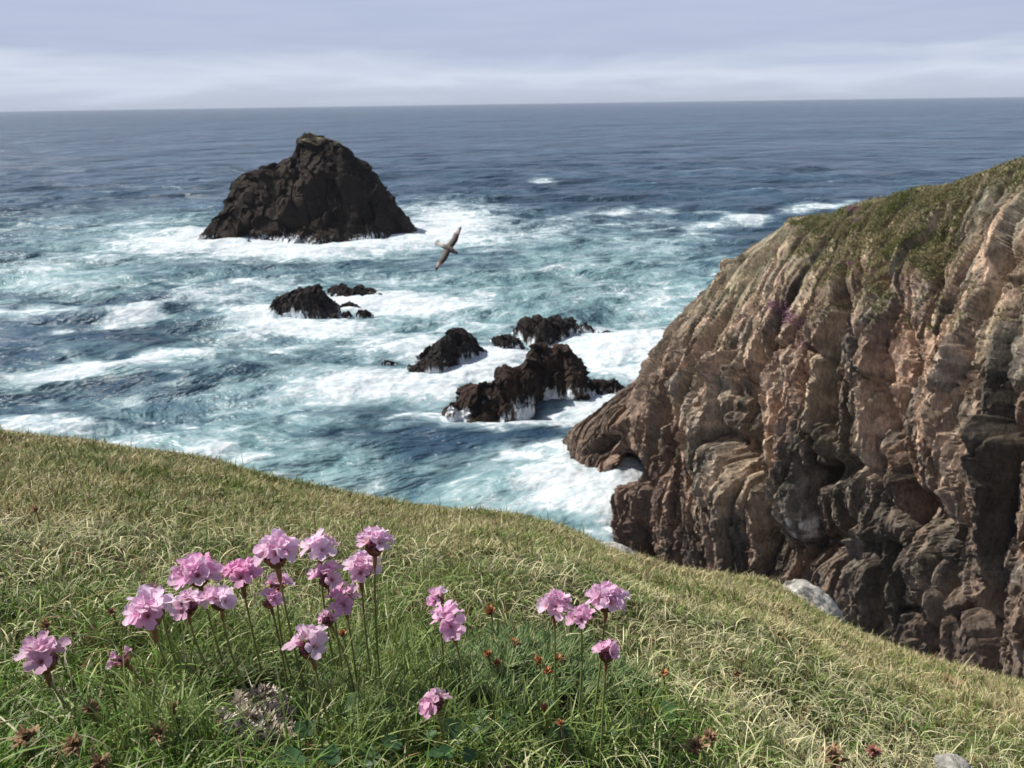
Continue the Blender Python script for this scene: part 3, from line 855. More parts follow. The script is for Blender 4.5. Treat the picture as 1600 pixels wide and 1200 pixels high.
# ------------------------------------------------------------------ the turf bank in front
EDGE = np.array([(-250, 668), (0, 693), (100, 696), (200, 704), (330, 728), (430, 757), (520, 776), (620, 790), (720, 804), (800, 812), (880, 832), (950, 864), (1020, 888), (1100, 902), (1200, 912), (1260, 950), (1320, 985), (1400, 1018), (1480, 1048), (1600, 1070), (1800, 1110)], float)
_d = ray(EDGE[:, 0], EDGE[:, 1])
E_TH = np.arctan2(_d[:, 0], _d[:, 1])
E_TD = -_d[:, 2]/np.hypot(_d[:, 0], _d[:, 1])
TH_S = np.linspace(-math.pi, math.pi, 721)
_e = np.interp(TH_S, np.concatenate([[-math.pi, -2.2, -1.3], E_TH, [1.3, 2.2, math.pi]]), np.concatenate([[-.05, .05, .30], E_TD, [.62, .2, -.05]]))
_k = np.hanning(9); _k /= _k.sum()
E_S = np.convolve(np.pad(_e, 4, 'wrap'), _k, 'valid')
D_S = np.interp(TH_S, [-math.pi, -1.6, -.9, -.5, 0, .25, .5, .9, 1.6, math.pi], [30, 14, 3.0, 2.7, 2.3, 2.4, 2.3, 2.8, 14, 30])
CH = 0.17


def ground_z(x, y, bumps=True):
    r = np.hypot(x, y)
    th = np.arctan2(x, y)
    e = np.interp(th, TH_S, E_S)
    D = np.interp(th, TH_S, D_S)
    z = -CH - (e-2*CH/D)*r - CH/D**2*r*r
    over = np.maximum(r-1.7*D, 0)
    z = z - 5.0*over*over
    if bumps:
        p = np.stack([x, y, 0*x], -1)
        z = z + (.022*fbm(p/.16, 3, 40) + .042*fbm(p/.6+3, 2, 41))*np.clip(r/.5, 0, 1)
        z = z + CUSH_H*np.exp(-(((x-CUSH[0])/.075)**2+((y-CUSH[1])/.055)**2))
    return z + CAM[2]


CUSH, CUSH_H = (0.0, 0.0), 0.0


def on_ground(px, py):
    d = ray(np.array(px, float), np.array(py, float))
    t = np.concatenate([np.linspace(.15, 1.2, 1500), np.linspace(1.2, 6, 2000)])
    q = CAM + d[None, :]*t[:, None]
    g = ground_z(q[:, 0], q[:, 1], False)
    k = np.argmax(q[:, 2] < g)
    return q[k]


_c = on_ground(850, 1060)
CUSH, CUSH_H = (float(_c[0]), float(_c[1])), .016


def build_bank():
    th = np.concatenate([np.linspace(-math.pi, -.95, 50), np.linspace(-.95, .95, 420)[1:], np.linspace(.95, math.pi, 50)[1:]])
    rr = np.concatenate([[0.02], np.geomspace(.08, 6.2, 300)])
    s_out = np.linspace(0, 1, 40)[1:]
    T, Rr = np.meshgrid(th, np.concatenate([rr, 6.2+s_out]), indexing='ij')
    D = np.interp(T, TH_S, D_S)
    scale = D/2.7
    lim = (1.7*D + 2.75)
    Rr = np.where(Rr <= 6.2, Rr/6.2*1.7*D, 1.7*D + (Rr-6.2)*2.85)
    X, Y = Rr*np.sin(T), Rr*np.cos(T)
    Z = ground_z(X, Y)
    P = np.stack([X, Y, np.maximum(Z, -1.5)], -1)
    o = grid_mesh('ground', P, M_SOIL, flip=False)
    tag(o, kind='structure')


build_bank()


SPOTS_A = [(850, 1060, 130, 70), (760, 1050, 80, 60), (930, 1090, 70, 40)]
SPOTS_B = [(400, 1030, 80, 30), (520, 1050, 60, 30), (330, 1050, 40, 20), (620, 1080, 70, 50)]
SPOTS_C = [(410, 1085, 45, 30), (375, 1110, 40, 28), (430, 1120, 25, 25)]


def cush_keep(x, y, rs):
    px, py = project(np.stack([x, y, ground_z(x, y, False)], -1))
    k = np.zeros_like(x)
    for lst, s in ((SPOTS_A, .93), (SPOTS_B, .7), (SPOTS_C + [(405, 1122, 60, 36)], .93)):
        for cx, cy, rx, ry in lst:
            e = ((px-cx)/(rx*1.05))**2 + ((py-cy-8)/(ry*1.25))**2
            k = np.maximum(k, s*sstep(-e, -1.25, -.75))
    return rs.uniform(0, 1, len(x)) > k


def grass_field():
    rs = np.random.default_rng(77)
    def sample(n, r0, r1, th0=-.80, th1=.80):
        r = np.exp(rs.uniform(math.log(r0), math.log(r1), n))
        th = rs.uniform(th0, th1, n)
        x, y = r*np.sin(th), r*np.cos(th)
        return x, y, r
    def colours(x, y, r, n, drybias):
        p = np.stack([x, y, 0*x], -1)
        patch = fbm(p/.13, 3, 50)*.6 + fbm(p/.45+3, 3, 51)*.7
        px, py = project(np.stack([x, y, ground_z(x, y, False)], -1))
        # greener where the thrift cushion and the clover grow
        lush = .9*np.exp(-(((x-CUSH[0]+.04)/.17)**2 + ((y-CUSH[1]+.05)/.10)**2))
        lush = np.maximum(lush, sstep(-y, -.36, -.26)*.7)
        v = patch*1.25 + rs.normal(0, .38, n) + drybias - 1.1*lush + .22*sstep(x, .05, .6)
        g = sstep(v, -.50, .45)[:, None]
        green = np.array((.12, .20, .035)); olive = np.array((.29, .315, .12)); straw = np.array((.62, .55, .34))
        c = np.where(g < .5, green*(1-2*g)+olive*2*g, olive*(2-2*g)+straw*(2*g-1))
        br = rs.uniform(0, 1, (n, 1))
        c = np.where(br > .94, np.array((.22, .12, .055)), c)
        c = np.where(br < .06, np.array((.52, .46, .30)), c)
        c = np.minimum(c*np.array([1.19, 1.24, 1.18]), .80)
        return c*rs.uniform(.35, 1.35, (n, 1)), lush, g[:, 0]
    def nrm(n, x, y):
        u = np.stack([rs.normal(0, .12, n), rs.normal(0, .12, n), np.ones(n)], -1)
        return u/np.linalg.norm(u, axis=1, keepdims=True)
    # close blades, four segments long
    n = 90000
    x, y, r = sample(n, .22, 1.0)
    c, lush, g = colours(x, y, r, n, -.16)
    h = rs.uniform(.007, .019, n)*(1-.1*g) + .004*lush
    tall = rs.uniform(0, 1, n) > .975
    h = np.where(tall, h*2.0, h)
    kp = cush_keep(x, y, rs)
    x, y, r, c, lush, g, h = [q[kp] for q in (x, y, r, c, lush, g, h)]
    n = len(x)
    b = np.stack([x, y, ground_z(x, y)-.002], -1)
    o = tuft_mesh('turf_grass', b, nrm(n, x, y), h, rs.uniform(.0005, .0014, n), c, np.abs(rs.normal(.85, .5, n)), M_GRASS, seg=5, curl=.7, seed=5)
    tag(o, 'short green and olive grass blades on the near part of the bank', 'grass', kind='stuff')
    # fallen straw lying in the sward
    n = 19000
    x, y, r = sample(n, .24, 1.3)
    c, lush, g = colours(x, y, r, n, .34)
    keep = (rs.uniform(0, 1, n) > .75*lush) & cush_keep(x, y, rs)
    h = rs.uniform(.010, .029, n)
    b = np.stack([x, y, ground_z(x, y)+rs.uniform(.0, .010, n)], -1)
    o = tuft_mesh('dry_grass', b[keep], nrm(n, x, y)[keep], h[keep], rs.uniform(.0006, .0013, n)[keep], c[keep], rs.uniform(.95, 1.5, n)[keep], M_GRASS, seg=4, curl=.25, seed=6)
    tag(o, 'pale dead straw lying flat among the near grass', 'grass', kind='stuff')
    # the bank beyond
    n = 330000
    x, y, r = sample(n, .9, 4.6)
    c, lush, g = colours(x, y, r, n, -.08)
    p = np.stack([x, y, 0*x], -1)
    tl = fbm(p/.07, 2, 55)
    h = rs.uniform(.008, .024, n)*(1+.8*np.clip(tl, -.7, 1)) + .003
    tall = rs.uniform(0, 1, n) > .988
    h = np.where(tall, h*2.3, h)
    b = np.stack([x, y, ground_z(x, y)-.002], -1)
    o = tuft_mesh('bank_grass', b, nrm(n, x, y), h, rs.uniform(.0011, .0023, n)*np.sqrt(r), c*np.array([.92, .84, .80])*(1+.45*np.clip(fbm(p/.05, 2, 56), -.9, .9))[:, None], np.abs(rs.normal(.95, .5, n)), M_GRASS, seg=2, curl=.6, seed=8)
    tag(o, 'olive brown cropped turf over the far part of the bank, up to its edge', 'grass', kind='stuff')

    # the same turf carries on to both sides and underfoot
    xa, ya, ra = sample(45000, .3, 3.6, -2.1, -.80)
    xb, yb, rb = sample(45000, .3, 3.6, .80, 2.1)
    xc, yc, rc = sample(9000, .05, .3, -math.pi, math.pi)
    x, y = np.concatenate([xa, xb, xc]), np.concatenate([ya, yb, yc])
    r = np.hypot(x, y)
    ok = (np.abs(np.arctan2(x, y)) > .80) | (r < .22)
    x, y, r = x[ok], y[ok], r[ok]
    n = len(x)
    c, lush, g = colours(x, y, r, n, -.05)
    b = np.stack([x, y, ground_z(x, y)-.002], -1)
    o = tuft_mesh('verge_grass', b, nrm(n, x, y), rs.uniform(.007, .016, n), rs.uniform(.0008, .0018, n)*np.sqrt(1+2*r), c*np.array([.95, .9, .86]), np.abs(rs.normal(.95, .5, n)), M_GRASS, seg=2, curl=.6, seed=18)
    tag(o, 'short olive turf to either side of the bank', 'grass', kind='stuff')
    # a fresh green tuft of longer, broader blades in which the flowers stand
    sp = [(330, 1010, 90, 40, 1), (450, 1010, 80, 40, 1), (570, 1010, 80, 60, 1.3), (620, 1100, 110, 60, 1.6), (520, 1160, 120, 40, 1.5), (760, 1150, 130, 45, 1.2), (280, 1160, 110, 40, .9), (960, 1160, 90, 40, .7), (660, 1020, 60, 40, .8)]
    pts, wts = [], np.array([q[4] for q in sp])
    for i in rs.choice(len(sp), 1050, p=wts/wts.sum()):
        cx, cy, rx, ry, _ = sp[i]
        a, rr = rs.uniform(0, 6.28), math.sqrt(rs.uniform(0, 1))
        pts.append(on_ground(cx+rx*rr*math.cos(a), cy+ry*rr*math.sin(a)))
    pts = np.array(pts)
    e = ((lambda q: ((q[0]-405)/90)**2+((q[1]-1115)/65)**2)(project(pts))) > 1
    pts = pts[e]
    pts = np.repeat(pts, 4, 0) + rs.normal(0, .004, (len(pts)*4, 3))*np.array([1, 1, 0])
    n = len(pts)
    pts[:, 2] = ground_z(pts[:, 0], pts[:, 1])-.002
    k = rs.uniform(0, 1, (n, 1))
    c = np.array((.085, .145, .032))*(1-k)+np.array((.27, .33, .10))*k
    m2 = 90                                 # a few long thin stalks
    hh = rs.uniform(.016, .044, n)
    ww = rs.uniform(.0007, .0016, n)
    ii = rs.choice(n, m2, replace=False)
    hh[ii] = rs.uniform(.05, .085, m2)
    ww[ii] = rs.uniform(.0005, .0008, m2)
    c[ii] = c[ii]*np.array([1.0, .8, .9])
    o = tuft_mesh('long_green_grass', pts, nrm(n, pts[:, 0], pts[:, 1]), hh, ww, c*rs.uniform(.7, 1.25, (n, 1)), np.abs(rs.normal(.7, .4, n)), M_GRASS, seg=6, curl=.75, seed=15)
    tag(o, 'longer fresh green grass blades growing round the flowers', 'grass', kind='stuff')


grass_field()


# ------------------------------------------------------------------ sea pinks
def petal(MBo, L, W, ang, opn, cup, notch, jit, col, col_base, org=(0, 0, 0), rs=random):
    nt_, nu_ = 7, 5
    P = np.zeros((nt_, nu_, 3))
    Cc = np.zeros((nt_, nu_, 3))
    th = 0.12
    r, z = 0.0, 0.0
    for i in range(nt_):
        t = i/(nt_-1)
        th = 0.10 + opn*sstep(np.array(t), 0.05, .8)
        if i:
            r += L/(nt_-1)*math.sin(th)
            z += L/(nt_-1)*math.cos(th)
        wd = W*(0.16 + .84*math.sin(math.pi*min(1, (t**1.25)*.62+.02))**1.1)*(1 if t < .8 else 1-.45*((t-.8)/.2)**2)
        for j in range(nu_):
            u = j/(nu_-1)*2-1
            zz = cup*W*u*u
            rr = r - (notch*L*(1-abs(u)) if i == nt_-1 else 0) - (.10*L*u*u if i == nt_-1 else 0)
            wob = .05*W*math.sin(9*t+3*u+jit)
            lx, ly = rr - zz*math.cos(th)*.6, u*wd*.5
            P[i, j] = (lx*math.cos(ang)-ly*math.sin(ang), lx*math.sin(ang)+ly*math.cos(ang), z+zz*math.sin(th)+wob)
            f = float(sstep(np.array(t), .08, .45))
            c = np.array(col_base)*(1-f)+np.array(col)*f
            vein = 1-.18*math.exp(-(u/.16)**2)*(1-t*.7) - .08*abs(u)
            Cc[i, j] = c*vein
    MBo.grid(P+np.array(org), Cc)


PINKS = [(.96, .65, .84), (.94, .54, .77), (.97, .76, .90), (.95, .60, .80)]


def floret_mesh(dia, col, rs, opn, npet=5, squeeze=1.0):
    m = MB()
    a0 = rs.uniform(0, 6.28)
    for k in range(npet):
        c = np.array(col)*rs.uniform(.86, 1.1)
        petal(m, dia*.47*rs.uniform(.82, 1.15), dia*.225*squeeze*rs.uniform(.9, 1.12), a0+k*2*math.pi/5+rs.uniform(-.12, .12), opn*rs.uniform(.85, 1.15), rs.uniform(.05, .28), rs.uniform(.03, .10), rs.uniform(0, 6), c, (.80, .36, .56))
    for k in range(5):                # stamens
        a = a0+.6+k*2*math.pi/5
        p = np.array([[0, 0, 0], [.03*dia*math.cos(a), .03*dia*math.sin(a), .12*dia], [.05*dia*math.cos(a), .05*dia*math.sin(a), .19*dia]])
        m.grid(tube(p, [.006*dia, .006*dia, .014*dia], 5), np.array((.80, .62, .45)))
    return m


def rot_to(v, spin):
    v = Vector(v).normalized()
    return (v.to_track_quat('Z', 'Y').to_matrix() @ Matrix.Rotation(spin, 3, 'Z')).to_4x4()


def lathe(prof, nseg=14, rag=0.0, rs=random):
    P = np.zeros((len(prof), nseg+1, 3))
    for i, (r, z) in enumerate(prof):
        for j in range(nseg+1):
            a = 2*math.pi*(j % nseg)/nseg
            k = 1+rag*math.sin(5*a+i)*.5
            zz = z+(rag*prof[-1][0]*((j % 2)*2-1)*.9 if i == len(prof)-1 else 0)
            P[i, j] = (r*k*math.cos(a), r*k*math.sin(a), zz)
    return P


def bez(a, b, c, n=14):
    t = np.linspace(0, 1, n)[:, None]
    return (1-t)**2*np.array(a)+2*t*(1-t)*np.array(b)+t*t*np.array(c)


FG = 'pink thrift flowers in bloom on the bank'


def thrift(px, py, wpx, dist, tilt, foot, nfl, label, fade=0.0, opn=1.12, side=0.0, cupc=(.21, .105, .055), full=1.0, seed=1, skirt=1.0):
    """px, py: middle of the head in the photo; wpx its width; foot: (dx, dy) metres from head to root"""
    rs = random.Random(seed*31+int(px))
    dia = .93*wpx*dist/F
    hp = at_range(px, py, dist)
    root = np.array([hp[0]+foot[0], hp[1]+foot[1], 0.0])
    root[2] = ground_z(root[0:1], root[1:2])[0]-.003
    o = empty('thrift_flower', tuple(root))
    tag(o, label, 'flower', FG)
    ax = np.array([tilt[0], tilt[1], 1.0])
    ax /= np.linalg.norm(ax)
    hb = hp - ax*dia*.22 - root        # bottom of the head, local
    # stem
    mid = hb*.55 + np.array([-.25*foot[0], -.25*foot[1], 0])*.6 - ax*.0
    mid = (hb - ax*np.linalg.norm(hb)*.45)
    path = bez((0, 0, 0), mid, hb - ax*dia*.05, 16)
    m = MB()
    sc_ = np.linspace(0, 1, 16)[:, None, None]
    P = tube(path, np.linspace(.0007, .00052, 16), 7)
    m.grid(P, np.broadcast_to(np.array((.17, .24, .075))*(1-sc_)+np.array((.28, .26, .10))*sc_, P.shape))
    m.build('stem', M_STEM, o)
    RMt = np.array(rot_to(ax, rs.uniform(0, 6)).to_3x3())
    # papery cup and the sheath hanging below it
    m = MB()
    cup = lathe([(.03*dia, -.10*dia), (.07*dia, -.07*dia), (.15*dia, .0), (.22*dia, .10*dia), (.245*dia, .20*dia)], 16, .22, rs)
    cc = np.zeros(cup.shape)
    for j in range(cup.shape[1]):
        cc[:, j] = np.array(cupc)*rs.uniform(.7, 1.35)
    cc[-1] = cc[-1]*1.5
    m.grid(cup @ RMt.T + hb, cc)
    m.build('bract_cup', M_BRACT, o)
    m = MB()
    sh = lathe([(.035*dia, -.42*dia), (.055*dia, -.3*dia), (.06*dia, -.15*dia), (.05*dia, -.06*dia)], 10, .12, rs)
    m.grid(sh @ RMt.T + hb, np.array((.30, .17, .08))*rs.uniform(.8, 1.2))
    m.build('sheath', M_BRACT, o)
    # packed calyces in the middle of the head
    m = MB()
    for k in range(26):
        a, e = rs.uniform(0, 6.28), rs.uniform(.1, 1.35)
        v = np.array([math.sin(e)*math.cos(a), math.sin(e)*math.sin(a), math.cos(e)])
        q = np.array(rot_to(v, 0).to_3x3())
        g = lathe([(.02*dia, 0), (.035*dia, .10*dia), (.06*dia, .19*dia), (.045*dia, .24*dia)], 6, .2, rs)
        m.grid((g @ q.T) @ RMt.T + hb + ax*dia*.08, np.array((.40, .20, .22))*rs.uniform(.7, 1.3))
    m.build('calyx_cluster', M_BRACT, o)
    # florets
    nfl = max(4, int(nfl*.8))
    base = [PINKS[rs.randrange(4)] for _ in range(3)]
    dull = np.array((.46, .27, .33))
    meshes = []
    for k in range(4):
        c = np.array(base[k % 3])*(1-fade)+dull*fade
        fo = floret_mesh(dia, c, rs, opn*rs.uniform(.85, 1.15)).build('floret', M_PETAL, o)
        meshes.append(fo)
    for k in range(nfl):
        fo = meshes[k] if k < 4 else meshes[k % 4].copy()
        if k >= 4:
            COL.objects.link(fo)
            fo.parent = o
        if k < nfl*.62:               # the skirt of open florets
            a = 2*math.pi*(k+.35*rs.random())/max(1, int(nfl*.62)) + rs.uniform(-.15, .15)
            e = rs.uniform(.62, 1.05)*skirt
            rad = .15
        else:                          # the crown on top
            a = rs.uniform(0, 6.28)
            e = rs.uniform(.05, .60)
            rad = .17
        v = np.array([math.sin(e)*math.cos(a)+side, math.sin(e)*math.sin(a), math.cos(e)])
        v /= np.linalg.norm(v)
        v = RMt @ v
        pos = hb + ax*dia*.12 + v*dia*rad
        sc = rs.uniform(.85, 1.08)*full
        fo.matrix_local = Matrix.Translation(Vector(pos)) @ rot_to(v, rs.uniform(0, 6.28)) @ Matrix.Diagonal((sc, sc, sc, 1))
    for k in range(nfl, 4):
        bpy.data.objects.remove(meshes[k])
    return o


thrift(68, 1030, 74, .42, (.0, -.05), (.030, -.012), 8, 'lone pink thrift with a dusky underside, leftmost flower of all', fade=.25, opn=.95, seed=1, skirt=.8)
thrift(190, 1030, 46, .44, (-.55, -.1), (.022, -.006), 4, 'half opened purplish thrift bud leaning left on its own, below the big left flower', fade=.35, opn=.55, seed=2, full=.75, cupc=(.25, .14, .07))
thrift(234, 958, 80, .42, (-.06, .0), (.020, -.008), 12, 'large pink thrift with a red brown cup at the left end of the main clump', seed=3)
thrift(246, 924, 44, .47, (-.05, .05), (.005, .0), 4, 'withered brownish pink thrift head behind the left end of the main clump', fade=.95, opn=.6, seed=4, full=.6)
thrift(293, 948, 58, .455, (.1, -.2), (.012, .0), 8, 'pink thrift with star shaped petals between two larger heads in the left clump', seed=5, opn=1.3)
thrift(309, 899, 70, .47, (-.04, -.1), (.008, .002), 13, 'rounded pink thrift ball, uppermost at the left half of the main clump', seed=6)
thrift(345, 938, 60, .445, (.05, -.05), (.010, -.002), 8, 'pink thrift with one erect petal and a bare side, amid the left clump', seed=7, opn=.95)
thrift(377, 901, 64, .47, (.0, -.1), (.006, .0), 11, 'full lilac pink thrift just left of the tallest flower of the clump', seed=8)
thrift(431, 866, 80, .44, (-.04, .0), (.010, -.002), 13, 'big bright broad topped pink thrift on a curved stem, centre of the main clump', seed=9)
thrift(433, 915, 48, .475, (.1, .0), (.004, .004), 5, 'partly faded thrift with a rusty side, under the big bright central flower', fade=.2, seed=10, cupc=(.42, .22, .08))
thrift(421, 940, 44, .465, (-.1, -.1), (.004, .0), 5, 'small lilac thrift low in the clump beside rusty bracts', seed=11, cupc=(.42, .22, .08))
thrift(500, 858, 62, .48, (.06, .0), (.004, .002), 8, 'loose pink thrift with dark bracts, second from the right along the top', seed=12, cupc=(.12, .05, .05))
thrift(586, 852, 66, .455, (.08, .0), (-.002, -.004), 11, 'topmost pink thrift at the right end of the main clump', seed=13)
thrift(564, 890, 66, .47, (.05, -.1), (.002, .0), 11, 'pink thrift directly below the topmost right flower', seed=14)
thrift(512, 903, 58, .48, (-.05, -.05), (.004, .0), 8, 'pale pink thrift left of the pair at the right end of the clump', seed=15)
thrift(538, 938, 60, .45, (-.05, -.1), (.004, -.002), 7, 'thrift with an upright pale petal above a browning side, right part of the clump', fade=.2, seed=16, opn=1.2)
thrift(512, 968, 40, .455, (-.35, -.1), (.012, -.002), 5, 'small washed out lilac thrift tucked under the browning flower', fade=.12, seed=17, full=.85)
thrift(484, 1010, 74, .41, (-.08, -.1), (.010, -.010), 7, 'half spent thrift with purple buds on the left and white pink petals to the right', fade=.15, seed=18, opn=1.1)
thrift(684, 936, 42, .50, (-.05, .0), (.002, .0), 5, 'small upright thrift behind the middle single flower', seed=19, opn=.8)
thrift(703, 973, 70, .425, (-.2, -.1), (.010, -.004), 8, 'single pink thrift with a broad tan cup in the middle of the bank', seed=20, cupc=(.32, .18, .09), opn=1.05)
thrift(865, 948, 58, .47, (-.05, -.05), (.0, .0), 12, 'neat pink thrift with fringed petals, left one of the trio on the right', seed=21)
thrift(907, 966, 46, .455, (-.1, -.25), (-.002, -.002), 9, 'compact deeper pink thrift, lower middle one of the trio on the right', seed=22, opn=.9)
thrift(948, 940, 66, .445, (.04, -.1), (-.008, -.004), 13, 'large pale pink thrift, right and highest of the trio on the right', seed=23)
thrift(948, 1022, 50, .42, (.05, .05), (-.002, -.004), 7, 'mauve thrift on a short stem below the trio on the right', fade=.1, seed=24, opn=.95)
thrift(680, 1098, 54, .40, (-.05, -.5), (.004, .012), 5, 'ragged fading thrift low in the green grass at the bottom middle', fade=.25, seed=25, opn=1.25)


# ---- closed buds and withered heads
def husk_head(name, px, py, wpx, label, cat, group, colr, stem=0.0, nb=16, lean=(0, 0), seed=1, long=1.0, dist=None):
    rs = random.Random(seed*13+7)
    g0 = on_ground(px, py)
    dist = dist or np.linalg.norm(g0-CAM)*((.865 if name == 'flower_bud' else .915) if stem == 0 else .90)
    hp = at_range(px, py, dist)
    dia = (1.55 if name == 'flower_bud' else .95)*wpx*dist/F
    root = np.array([hp[0], hp[1], 0.0])
    root[2] = ground_z(root[0:1], root[1:2])[0]
    o = empty(name, tuple(root))
    tag(o, label, cat, group)
    hb = hp-root
    ax = np.array([lean[0], lean[1], 1.0]); ax /= np.linalg.norm(ax)
    RMt = np.array(rot_to(ax, rs.uniform(0, 6)).to_3x3())
    m = MB()
    P = tube(bez((0, 0, -.004), hb*.5+np.array([.003, 0, 0]), hb, 8), [.0007]*8, 6)
    m.grid(P, np.array((.24, .17, .08)))
    m.build('stem', M_STEM, o)
    m = MB()
    for k in range(nb):
        a = k*2.4
        e = .15+1.15*(k/nb) if nb < 20 else rs.uniform(.1, 1.5)
        v = np.array([math.sin(e)*math.cos(a), math.sin(e)*math.sin(a), math.cos(e)*long])
        L = dia*.62*(rs.uniform(.8, 1.15) if nb < 20 else rs.uniform(.35, 1.05))
        q = np.array(rot_to(v, rs.uniform(-.3, .3)).to_3x3())
        P = np.zeros((5, 3, 3))
        for i in range(5):
            t = i/4
            wd = dia*(.17 if nb < 20 else .09)*math.sin(math.pi*min(.97, .12+.8*t))
            for j in range(3):
                P[i, j] = ((j-1)*wd, .10*dia*(1-(j-1)**2)*math.sin(math.pi*t), L*t)
        m.grid((P @ q.T) @ RMt.T + hb - ax*dia*.25, np.array(colr)*rs.uniform(.6, 1.4))
    m.build('husk', M_BRACT, o)
    return o


BG = 'closed orange brown buds in the thrift cushion'
for k, (x, y, w_, lab) in enumerate([
        (766, 955, 16, 'tall brown bud standing apart above the cushion, right of the middle single flower'), (803, 1006, 15, 'orange brown bud at the top edge of the green cushion'), (776, 1036, 13, 'small orange bud low at the left of the green cushion'),
        (762, 1022, 12, 'upper of two small buds at the left of the green cushion'), (841, 1034, 15, 'tan orange bud in the centre of the green cushion'), (870, 1030, 14, 'orange bud at the right of the green cushion, level with its middle'),
        (856, 1048, 13, 'orange bud under the two middle buds of the cushion'), (851, 1107, 15, 'bright orange bud low in the grass under the cushion'), (876, 1130, 11, 'lowest small rusty bud below the cushion'),
        (535, 990, 13, 'orange sheath like bud hanging under the browning thrift'), (1036, 1052, 12, 'rusty bud in straw right of the mauve thrift')]):
    husk_head('flower_bud', x, y, w_, lab, 'bud', BG, (.46, .22, .10), stem=1 if y < 1000 else 0, nb=11, lean=(random.uniform(-.3, .3), random.uniform(-.3, .2)), seed=k, long=2.0)
WG = 'withered thrift heads in the grass'
for k, (x, y, w_, lab) in enumerate([
        (140, 1106, 28, 'dry brown seed head standing below the leaning purplish bud'), (248, 1144, 36, 'crumpled brown seed head in green grass left of the dead cushion'), (36, 1150, 40, 'dark brown withered head in the bottom left corner'),
        (114, 1162, 34, 'brown withered head right of the corner one'), (156, 1190, 36, 'dry seed head touching the bottom edge at the left'), (70, 975, 22, 'rusty withered head above the leftmost pink flower'), (174, 955, 16, 'small dark withered head left of the big left flower'),
        (268, 1103, 20, 'small reddish dry head left of the dead grey cushion'), (1018, 1000, 18, 'rusty dry head at the right of the trio of flowers'), (1090, 1165, 40, 'spreading rusty brown head in the straw at lower right'),
        (1110, 1150, 26, 'upper part of a pair of rusty heads in the straw at lower right'), (1300, 1182, 44, 'dark brown withered head at the bottom right in the straw'), (1364, 1172, 24, 'small reddish pink bud like head in the straw at bottom right'),
        (1482, 1068, 36, 'brown dry head near the bank edge on the right'), (55, 795, 14, 'tiny brown head high on the left of the bank'), (1152, 1052, 16, 'orange tinted dry head in the straw, middle right')]):
    husk_head('withered_flower', x, y, w_, lab, 'dry flower', WG, (.30, .19, .11) if k != 12 else (.36, .17, .13), nb=46, lean=(random.uniform(-.4, .4), random.uniform(-.5, .1)), seed=40+k)


# ---- thrift cushions: rosettes of narrow leaves
def cushion(name, spots, nros, leafc, label, cat, L=(.009, .017), wid=.0010, seed=1, nleaf=22, lift=.006):
    rs = np.random.default_rng(seed)
    base, ld, c = [], [], []
    g0 = [on_ground(x, y) for (x, y, rx, ry) in spots]
    org = g0[0]
    m = MB()
    for k in range(nros):
        i = rs.integers(len(spots))
        x, y, rx, ry = spots[i]
        a, rr = rs.uniform(0, 6.28), math.sqrt(rs.uniform(0, 1))
        g = on_ground(x+rx*rr*math.cos(a), y+ry*rr*math.sin(a))
        g[2] = ground_z(g[0:1], g[1:2])[0] + rs.uniform(.2, 1.0)*lift
        for q in range(nleaf):
            az = rs.uniform(0, 6.28)
            e0 = rs.uniform(.15, 1.15)
            LL = rs.uniform(*L)
            t = np.linspace(0, 1, 5)
            ee = e0 + rs.uniform(.2, .7)*t
            st = LL/4
            out = np.concatenate([[0], np.cumsum(np.sin(ee[1:])*st)])
            up = np.concatenate([[0], np.cumsum(np.cos(ee[1:])*st)])
            d = np.array([math.cos(az), math.sin(az), 0]); sd_ = np.array([-math.sin(az), math.cos(az), 0])
            ctr = g + d*out[:, None] + np.array([0, 0, 1.0])*up[:, None]
            ww = wid*np.array([.8, 1, .95, .75, .15])*.5*rs.uniform(.8, 1.3)
            P = np.stack([ctr-sd_*ww[:, None], ctr+np.array([0, 0, -.25*wid]), ctr+sd_*ww[:, None]], 1)
            cc = np.array(leafc[rs.integers(len(leafc))])*rs.uniform(.65, 1.35)
            m.grid(P-org, cc)
    o = m.build(name, M_GRASS)
    o.location = tuple(org)
    return tag(o, label, cat)


cushion('thrift_cushion', SPOTS_A, 230, [(.12, .20, .06), (.18, .25, .09), (.09, .15, .045), (.25, .27, .12)],
        'green cushion of narrow thrift leaves dotted with orange buds, right of the middle flower', 'plant', seed=3)
cushion('thrift_cushion', SPOTS_B, 150, [(.11, .19, .05), (.17, .21, .08), (.22, .22, .10)],
        'looser cushion of thrift leaves under the main clump of flowers', 'plant', seed=4)
cushion('dead_cushion', SPOTS_C, 80, [(.66, .58, .48), (.48, .40, .32), (.20, .15, .11), (.75, .69, .60)],
        'dead grey brown patch of curled dry leaves below the main clump', 'plant', L=(.003, .008), wid=.0014, seed=5, nleaf=20, lift=.005)


